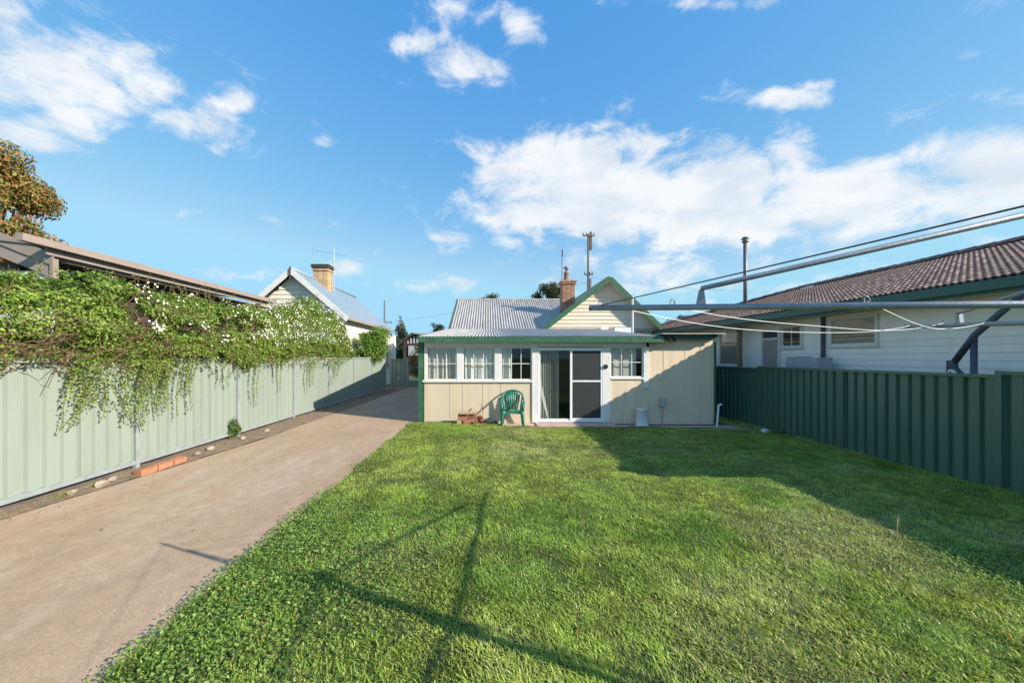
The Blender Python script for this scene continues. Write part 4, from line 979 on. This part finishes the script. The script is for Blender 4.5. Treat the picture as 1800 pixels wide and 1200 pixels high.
for xe in (ex, ex2): MB().beam((apx, EY0-.02-(.004 if xe == ex else 0), apz-.09), (xe, EY0-.02-(.004 if xe == ex else 0), ez-.09), .04, .22).build('barge_board', M_['white'], gr)
MB().box(ex-.04, ex+.08, EY0, EY1, ez-.10, ez+.01).build('gutter', M_['brown'], gr)
MB().lathe([(0, -.3), (.03, -.3), (.03, .25), (0, .3)], (apx, EY0-.07, apz-.2), 8).build('finial', M_['darkbrown'], gr)
MB().box(ex-.2, ex+.15, 24.2, 24.9, 1.2, 3.0).build('porch', M_['white'], gh)
window(ex-.18, ex+.13, 1.75, 2.4, 24.15, gh, 1, 2)
chx = P(565, 480, 19.4)
ch2 = chimney(chx.x, 19.6, .72, .62, 4.6, 6.05, gh, M_['sandbrick'])
MB().box(chx.x-.43, chx.x+.43, 19.2, 20.0, 6.05, 6.22).build('chimney_cap', M_['sooty'], ch2)
an = thing('tv_antenna', 'thin television antenna beside the sandy brick chimney on the left', 'antenna', (chx.x+.5, 19.7, 4.5))
q = chx.x + .5
MB().path([(q, 19.7, 4.4), (q, 19.7, 7.1)], .02, 6).build('mast', M_['galv'], an)
MB().path([(q-1.0, 19.55, 7.0), (q+.5, 19.85, 6.8)], .007, 5).build('boom', M_['galv'], an)
for k in range(7): MB().path([(q-1.0+.2*k, 19.56+.04*k, 6.75), (q-1.0+.2*k, 19.56+.04*k, 7.3-.04*k)], .003, 4).build('element', M_['galv'], an)
an = thing('roof_aerial', 'slim aerial pole with small head beside the cottage chimney', 'antenna', (P(988, 500, 19.9).x, 19.9, 4.0))
q = P(988, 438, 19.9)
MB().path([(q.x, 19.9, 3.9), (q.x, 19.9, q.z)], .022, 6).build('mast', M_['flue'], an)
MB().path([(q.x+.04, 19.9, q.z-.35), (q.x+.04, 19.9, q.z-.05)], .045, 6).build('head', M_['galv'], an)
# far dark house
dh = thing('dark_house', 'dark brown house with striped gable at the far end of the driveway', 'house', (-6.6, 36, 0))
a0 = P(727, 584, 36); e0 = P(704, 602, 36); hwid = a0.x - e0.x
MB().prism([(e0.x+.2, 36.2, -.1), (a0.x+hwid-.2, 36.2, -.1), (a0.x+hwid-.2, 36.2, e0.z), (a0.x, 36.2, a0.z-.15), (e0.x+.2, 36.2, e0.z)], (0, 9, 0)).build('wall', M_['darkbrown'], dh)
r1 = MB().prism([(e0.x-.3, 35.8, e0.z-.25), (a0.x, 35.8, a0.z), (a0.x+hwid+5.2, 35.8, e0.z+.3), (a0.x, 35.8, a0.z-.14)], (0, 9.6, 0)).build('roof', M_['zinc'], dh)
MB().beam((a0.x, 35.7, a0.z-.08), (e0.x-.3, 35.7, e0.z-.3), .05, .22).build('barge_board', M_['sooty'], r1)
for k in range(7): MB().box(a0.x-.9+.28*k, a0.x-.75+.28*k, 36.12, 36.19, e0.z-.1, a0.z-.25-abs(-.9+.28*k)*.85).build('batten', M_['acgrey'], dh)
MB().box(a0.x-.5, a0.x+.8, 36.1, 36.19, 1.8, 2.7).build('window', M_['acgrey'], dh)

# ------------------------------------------------------------------ poles and wires
def upole(label, x, Y, h, r, arms, grp='utility poles'):
    t = thing('utility_pole', label, 'pole', (x, Y, -.1), grp)
    MB().path([(x, Y, -.5), (x, Y, h)], [r*1.2, r*.85], 10).build('shaft', M_['pole'], t, True)
    for (dz_, w_) in arms:
        MB().box(x-w_, x+w_, Y-.06-r, Y-r, h-dz_-.06, h-dz_+.06).build('crossarm', M_['pole'], t)
        for s in (-.9, -.3, .3, .9): MB().lathe([(0, 0), (.05, 0), (.06, .1), (.03, .2), (0, .2)], (x+s*w_, Y-.03-r, h-dz_+.06), 8).build('insulator', M_['flue'], t, True)
    return t
q = P(1034, 412, 33); t = upole('dark utility pole with fittings rising behind the green edged gable', q.x, 33, q.z, .10, ((.15, .5), (3.4, .35)))
MB().box(q.x+.12, q.x+.30, 32.9, 33.1, q.z-1.3, q.z+.2).build('transformer', M_['pole'], t)
MB().box(q.x+.10, q.x+.24, 32.9, 33.1, q.z-4.6, q.z-3.7).build('switch_box', M_['flue'], t)
q2 = P(676, 528, 60); upole('pale utility pole beyond the blue-grey roof on the left', q2.x, 60, q2.z, .13, ((3.4, 1.2),))
def wire(a_, b_, sag, label, r_=.012):
    pts = [Vector(a_).lerp(Vector(b_), i/24) - Vector((0, 0, sag*4*(i/24)*(1-i/24))) for i in range(25)]
    tag(MB().path(pts, r_, 4).build('power_line', M_['wire']), label, 'wire', 'overhead wires')
wire((-75, 60, 13.5), (q2.x, 60, q2.z-3), .8, 'upper overhead wire running left from the pale pole', .016)
wire((-75, 60, 10.8), (q2.x, 60, q2.z-3.6), .8, 'lower overhead wire running left from the pale pole', .016)
wire((q2.x, 60, q2.z-3.3), (q.x, 33, q.z-4.0), .5, 'overhead wire crossing from the pale pole to the dark pole', .010)
wire((q.x, 33, q.z-3.6), (40, 40, 8.8), .8, 'overhead wire running right from the dark pole behind the tiled house', .009)

# ------------------------------------------------------------------ vegetation
def crown_leaves(blobs, n, size, cols, wts, name, mat, parent, zbias=.3, fill=.5, hole=.36):
    bl = np.array(blobs); vol = bl[:, 3]*bl[:, 4]*bl[:, 5]; pick = rng.choice(len(bl), n, p=vol/vol.sum())
    d = rand_dirs(n); rad = rng.random(n)**(fill)
    b = bl[pick]; pos = b[:, :3] + d * b[:, 3:6] * rad[:, None]
    h = fbm(pos[:, 0]*1.7 + pos[:, 2]*.9, pos[:, 1]*1.7 - pos[:, 2]*1.3, 1.1/ max(.3, size*10), 5)
    keep = h > hole; pos = pos[keep]; d = d[keep]; n = len(pos)
    nr = d + rand_dirs(n)*.8; nr[:, 2] += zbias
    dr_ = np.cross(nr, rand_dirs(n)); dr_[:, 2] -= .25
    ln = rng.uniform(.7, 1.4, n)*size
    c = palette(n, cols, wts)
    me = leaves(name, pos, dr_, nr, ln, ln*.62, c, mat)
    o = bpy.data.objects.new(name, me); return put(o, parent)
def tree(name, label, base, h, blobs, n, size, cols, wts, trunk_r=.15, group=None, cat='tree', hole=.36):
    t = thing(name, label, cat, base, group); base = Vector(base)
    m = MB(); topp = base + Vector((0, 0, h*.62)); m.path([base - Vector((0, 0, .3)), base.lerp(topp, .5) + Vector((.06, 0, 0)), topp], [trunk_r*1.2, trunk_r*.9, trunk_r*.55], 8)
    for b in blobs: m.path([base.lerp(topp, random.uniform(.55, .95)), (base.lerp(topp, .9) + Vector(b[:3]))/2 + Vector((0, 0, .1)), Vector(b[:3])], [trunk_r*.45, trunk_r*.3, trunk_r*.1], 6)
    m.build('trunk', M_['bark'], t, True)
    crown_leaves(blobs, n, size, cols, wts, 'crown', M_['leaf'], t, hole=hole)
    return t
# autumn tree
bs_ = []; tr_ = random.Random(3)
for k in range(80):
    a_ = tr_.random()*6.2832; zz = tr_.uniform(-.95, .97); f_ = tr_.uniform(.45, .9); ro = math.sqrt(1-zz*zz)*2.25*f_; s_ = tr_.uniform(.45, .8)
    bs_.append((-18.3 + ro*math.cos(a_), 14 + ro*math.sin(a_), 5.6 + zz*3.9*(.6+.4*f_), s_, s_, s_*.85))
tree('autumn_tree', 'tall tree with rusty orange and green autumn leaves at the left edge', (-18.0, 14, -.1), 7.5, bs_, 60000, .12,
     [(.40, .17, .06), (.46, .27, .09), (.20, .24, .05), (.30, .27, .07), (.14, .19, .05)], [3, 3, 3, 2, 2], .2, hole=.33)
# round bright shrub over the fence
bs_ = [(-5.3 + random.uniform(-.5, .5), 18.0 + random.uniform(-.5, .5), 2.22 + random.uniform(-.5, .5), .44, .46, .42) for k in range(20)]
tree('round_shrub', 'rounded bright green shrub leaning over the far pale fence', (-5.6, 18.0, 0), 2.2, bs_, 15000, .075, [(.18, .31, .04), (.24, .36, .06), (.11, .22, .035)], [4, 2, 3], .05, cat='shrub')
bs_ = [(-4.0 + random.uniform(-.5, .9), 22.4 + random.uniform(-.4, .4), 1.5 + random.uniform(-1.0, .8), .45, .45, .45) for k in range(12)]
tree('russet_shrub', 'olive and russet shrub behind the wire gate beside the cottage corner', (-3.9, 22.4, -.05), 1.8, bs_, 5000, .08, [(.22, .14, .05), (.14, .14, .04), (.09, .13, .03)], [3, 3, 2], .05, cat='shrub')
# conifer
q = P(704, 556, 46); bs_ = []
for k in range(14):
    f_ = k/13; rr_ = 1.9*(1-f_)+.2
    for j in range(3): a = random.random()*6.28; bs_.append((q.x + rr_*.5*math.cos(a), 46 + rr_*.5*math.sin(a), 1.0 + f_*(q.z-1.0), rr_*.6, rr_*.6, .32))
tree('conifer', 'dark conifer standing between the gabled house and the dark house', (q.x, 46, -.1), q.z, bs_, 12000, .16, [(.06, .10, .045), (.08, .13, .05), (.045, .08, .04)], [3, 2, 2], .15)
def clump(label, x0, x1, ytop, ybot, Y, n, size, cols, wts, name='gum_tree', nb_=9, sparse=.45, grp='trees beyond the roofs'):
    a_, b_ = P(x0, ytop, Y), P(x1, ybot, Y); r0 = (b_.x-a_.x)/2; bl = []
    for k in range(nb_):
        s_ = r0*random.uniform(.24, .42)
        bl.append((random.uniform(a_.x+s_, b_.x-s_), Y+random.uniform(-1, 1)*r0*.5, random.uniform(b_.z, a_.z-s_*.7), s_, s_, s_*.75))
    tree(name, label, ((a_.x+b_.x)/2, Y, -.1), a_.z, bl, n, size, cols, wts, .12, grp)
clump('olive gum tree with open clumps behind the cottage chimney', 932, 1004, 496, 528, 34, 4500, .17, [(.06, .075, .03), (.10, .10, .045), (.045, .06, .03)], [3, 2, 2], nb_=12)
clump('sparse tree tips showing over the lean-to roof left of the iron roof', 748, 800, 566, 590, 42, 1800, .16, [(.05, .08, .03), (.08, .10, .04)], [1, 1], nb_=7)
clump('thin twigs of a tree poking over the corrugated roof ridge', 838, 900, 513, 535, 40, 700, .14, [(.06, .075, .03), (.10, .09, .05)], [1, 1], nb_=7)
clump('olive trees in the gap between the gable and the tiled roof', 1170, 1235, 546, 585, 44, 4500, .2, [(.06, .08, .03), (.11, .12, .04), (.14, .14, .05)], [3, 2, 2], nb_=14)
clump('green tree behind the dark house near the driveway end', 640, 700, 580, 610, 52, 2500, .2, [(.05, .08, .03), (.08, .10, .04)], [1, 1], nb_=9)

# ---- flowering vine over the pale fence
vine = thing('flowering_vine', 'large green climbing vine with white flowers spilling over the pale fence', 'vine', (FXL-.1, 8, 0))
def vtop(y): return np.interp(y, [1.5, 3, 4.2, 4.8, 5.6, 6.5, 7.9, 9.2, 10.2, 11.3, 12.3, 13.2, 14.1, 14.9], [2.5, 2.62, 2.60, 2.66, 2.74, 2.76, 2.80, 2.86, 3.0, 3.36, 3.25, 3.1, 2.75, 1.9])
n = 150000
y = rng.uniform(1.6, 14.9, n); tp = vtop(y) + .22*(fbm(y, y*0, 1.6, 81)-.5) + .12*(vn(y, y*0, 5., 82)-.5)
bt = 1.64 - .16*np.clip(fbm(y, y*0, 1.3, 83)-.45, 0, 1)*4
th = rng.uniform(-.5*np.pi, 1.5*np.pi, n); rad = 1 - np.abs(rng.normal(0, .20, n))
lump = .55 + .80*fbm(y*1.2 + 3*np.cos(th), 2*np.sin(th) + y*.3, 1.6, 84)
cx2, cz = FXL - .05, (tp+bt)/2; hw_, hh = .38*np.interp(y, [1.5, 9, 12, 14.9], [1, 1, 1.15, .5]), (tp-bt)/2
px_ = cx2 + hw_*np.sign(np.cos(th))*np.abs(np.cos(th))**.7*rad*lump; pz = cz + hh*np.sign(np.sin(th))*np.abs(np.sin(th))**.75*rad*np.clip(lump, .8, 1.08)
hole = fbm(y*1.0 + px_*.7, pz*1.6 + px_, 2.2, 85)
dead = np.clip(1 - ((y-4.4)/1.0)**2, 0, 1)*np.clip(1 - ((pz-1.78)/.25)**2, 0, 1)
keep = (hole > .33) & (rng.random(n) > dead*.85) & ~((pz < 1.66) & (px_ < FXL+.03) & (px_ > FXL-.06))
px_, y, pz, th, rad = px_[keep], y[keep], pz[keep], th[keep], rad[keep]; n = len(y)
out = np.stack([np.cos(th), rng.normal(0, .25, n), np.sin(th)], 1)
nr = out*.8 + rand_dirs(n)*.75; nr[:, 2] += .25
dr_ = np.cross(nr, rand_dirs(n)); dr_[:, 2] -= .15
ln = rng.uniform(.030, .064, n)
vc = [(.205, .32, .050), (.285, .395, .080), (.135, .23, .040), (.35, .40, .11), (.25, .17, .08)]
tone = fbm(y, pz, 1.4, 86)
cc = palette(n, vc, [4, 3, 3, 1.2, .7]) * (.85 + .4*tone)[:, None]
me = leaves('foliage', np.stack([px_, y, pz], 1), dr_, nr, ln, ln*.58, cc, M_['leaf'])
put(bpy.data.objects.new('foliage', me), vine)['kind'] = 'stuff'
# stems
m = MB()
for k in range(420):
    yy_ = random.uniform(2, 14.4) if k > 110 else random.gauss(4.5, .75); zz = random.uniform(1.55, float(vtop(yy_))-.25) if k > 110 else random.uniform(1.6, 2.05)
    xx = FXL - .05 + random.uniform(.05, .40); L = random.uniform(.2, .7); a = random.gauss(0, .7)
    p0 = Vector((xx, yy_, zz)); p1 = p0 + Vector((random.uniform(-.06, .08), L*math.cos(a)*random.choice((-1, 1)), L*math.sin(a)*.7)); mid = (p0+p1)/2 + Vector((random.uniform(0, .08), 0, random.uniform(-.05, .12)))
    m.path([p0, mid, p1], [.006, .0045, .003], 4, False)
for k in range(7):
    yy_ = 3 + 1.8*k; m.path([(FXL-.12, yy_, -.1), (FXL-.10, yy_+.2, .9), (FXL-.02, yy_+.1, 1.7), (FXL, yy_+.6, 2.2)], [.03, .025, .02, .01], 6, False)
m.build('stems', M_['twig'], vine, True)['kind'] = 'stuff'
# sprigs above and strands hanging down the fence
SP, SD, SL = [], [], []; m = MB()
for k in range(150):
    yy_ = random.uniform(2.2, 14); zz = float(vtop(yy_)) - .08; L = random.uniform(.12, .38)
    p_ = Vector((FXL - .05 + random.uniform(-.3, .35), yy_, zz)); d = Vector((random.gauss(0, .35), random.gauss(0, .5), 1)).normalized(); pts = [p_ + d*L*i/5 + Vector((0, 0, -.02*i*i/10)) for i in range(6)]
    m.path(pts, [.003]*5+[.0015], 4, False)
    for i in range(int(L/.022)):
        s = i/(L/.022); SP.append(p_ + d*L*s); SD.append((random.gauss(0, 1), random.gauss(0, 1), random.uniform(0, .9))); SL.append(random.uniform(.02, .042)*(1.1-.4*s))
strands = []
for k in range(70):
    strands.append((random.uniform(4.6, 14.2), random.uniform(.05, .30), random.gauss(0, .05)))
for k in range(55):
    yy_ = random.choice((random.uniform(4.75, 6.9), random.uniform(6.9, 14.0), random.uniform(4.9, 6.5)))
    L = random.uniform(.12, .95) * (1.0 if yy_ < 7 else .85); strands.append((yy_, L, random.gauss(0, .10)))
strands += [(4.78, .55, .12), (4.84, .62, .34), (4.90, .75, .55), (5.72, 1.0, .02), (5.78, 1.05, .03), (5.9, .95, -.04), (6.0, .9, .1), (5.3, .9, .30), (5.45, .85, .2), (6.25, .8, -.1), (7.5, .5, 0), (8.0, .4, .1), (8.5, .95, .1), (8.75, 1.05, -.05), (9.7, .8, 0), (11.1, .95, .05), (11.3, .7, 0), (12.9, .9, -.05), (13.3, .6, .05)]
for (yy_, L, dr0) in strands:
    pts = []; n_ = max(5, int(L/.07)); xb = FXL + .06 + random.uniform(0, .06); w0 = random.random()*6; wa = random.uniform(.01, .05)
    for i in range(n_+1):
        s = i/n_; pts.append(Vector((xb + .10*(1-s)**2, yy_ + dr0*s**2*1.0 + wa*math.sin(s*6+w0), 1.62 - L*s + (.15*abs(dr0)*s*s))))
    m.path(pts, [.003]*n_+[.0015], 4, False)
    cnt = int(L/.0145)
    for i in range(cnt):
        s = i/cnt; jj = min(n_-1, int(s*n_)); p_ = pts[jj].lerp(pts[jj+1], s*n_-jj)
        SP.append(p_ + Vector((random.uniform(-.005, .02), random.gauss(0, .012), random.gauss(0, .008)))); SD.append((random.uniform(-.1, .9), random.gauss(0, 1), random.uniform(-.9, .4))); SL.append(random.uniform(.028, .056)*(1.1-.35*s))
n = len(SP); nr = rand_dirs(n)*.7 + np.array([.8, -.2, .5])
me = leaves('sprigs', np.array([tuple(p) for p in SP]), np.array(SD), nr, np.array(SL), np.array(SL)*.6, palette(n, vc, [4, 3, 3, 1, .4]), M_['leaf'])
put(bpy.data.objects.new('trailing_leaves', me), vine)['kind'] = 'stuff'; m.build('trailing_stems', M_['twig'], vine, True)['kind'] = 'stuff'
# white flowers: five petals each, in loose clusters
FP = []
for k in range(230):
    yy_ = random.choice((random.uniform(8.0, 14.0), random.uniform(8.5, 13.8), random.uniform(8.5, 13.8), random.uniform(9.0, 13.8), random.uniform(9.0, 13.8), random.uniform(5.5, 9))); t_ = random.uniform(-.35, 1.5)
    tp_ = float(vtop(yy_)); cz_ = (tp_+1.5)/2; base = Vector((FXL-.05 + .42*max(.1, math.cos(t_)), yy_, cz_ + (tp_-1.48)/2*math.sin(t_)))
    for j in range(random.choice((1, 2, 3, 5))): FP.append(base + Vector((random.gauss(.03, .03), random.gauss(0, .05), random.gauss(0, .045))))
m = MB()
for p_ in FP:
    nrm = Vector((random.uniform(.4, 1), random.uniform(-.8, .2), random.uniform(0, .8))).normalized(); q_ = nrm.to_track_quat('Z', 'Y'); r_ = random.uniform(.012, .021)
    vs = [p_ + q_ @ Vector((0, 0, -.006))]
    for j in range(10): a = j*math.pi/5; rr_ = r_ if j % 2 == 0 else r_*.62; vs.append(p_ + q_ @ Vector((rr_*math.cos(a), rr_*math.sin(a), 0)))
    m.add(vs, [(0, j, j % 10 + 1) for j in range(1, 11)])
m.build('flowers', M_['flower'], vine)['kind'] = 'stuff'
# small weed at the foot of the second post
bs_ = [(FXL+.06, 8.0+random.uniform(-.1, .1), .12+.3*random.random(), .06, .12, .12) for k in range(5)]
t = thing('fence_seedling', 'small leafy seedling climbing the foot of the pale fence by a post', 'plant', (FXL+.07, 8.0, 0))
crown_leaves(bs_, 380, .04, [(.10, .19, .03), (.07, .14, .025)], [1, 1], 'leaves', M_['leaf'], t)
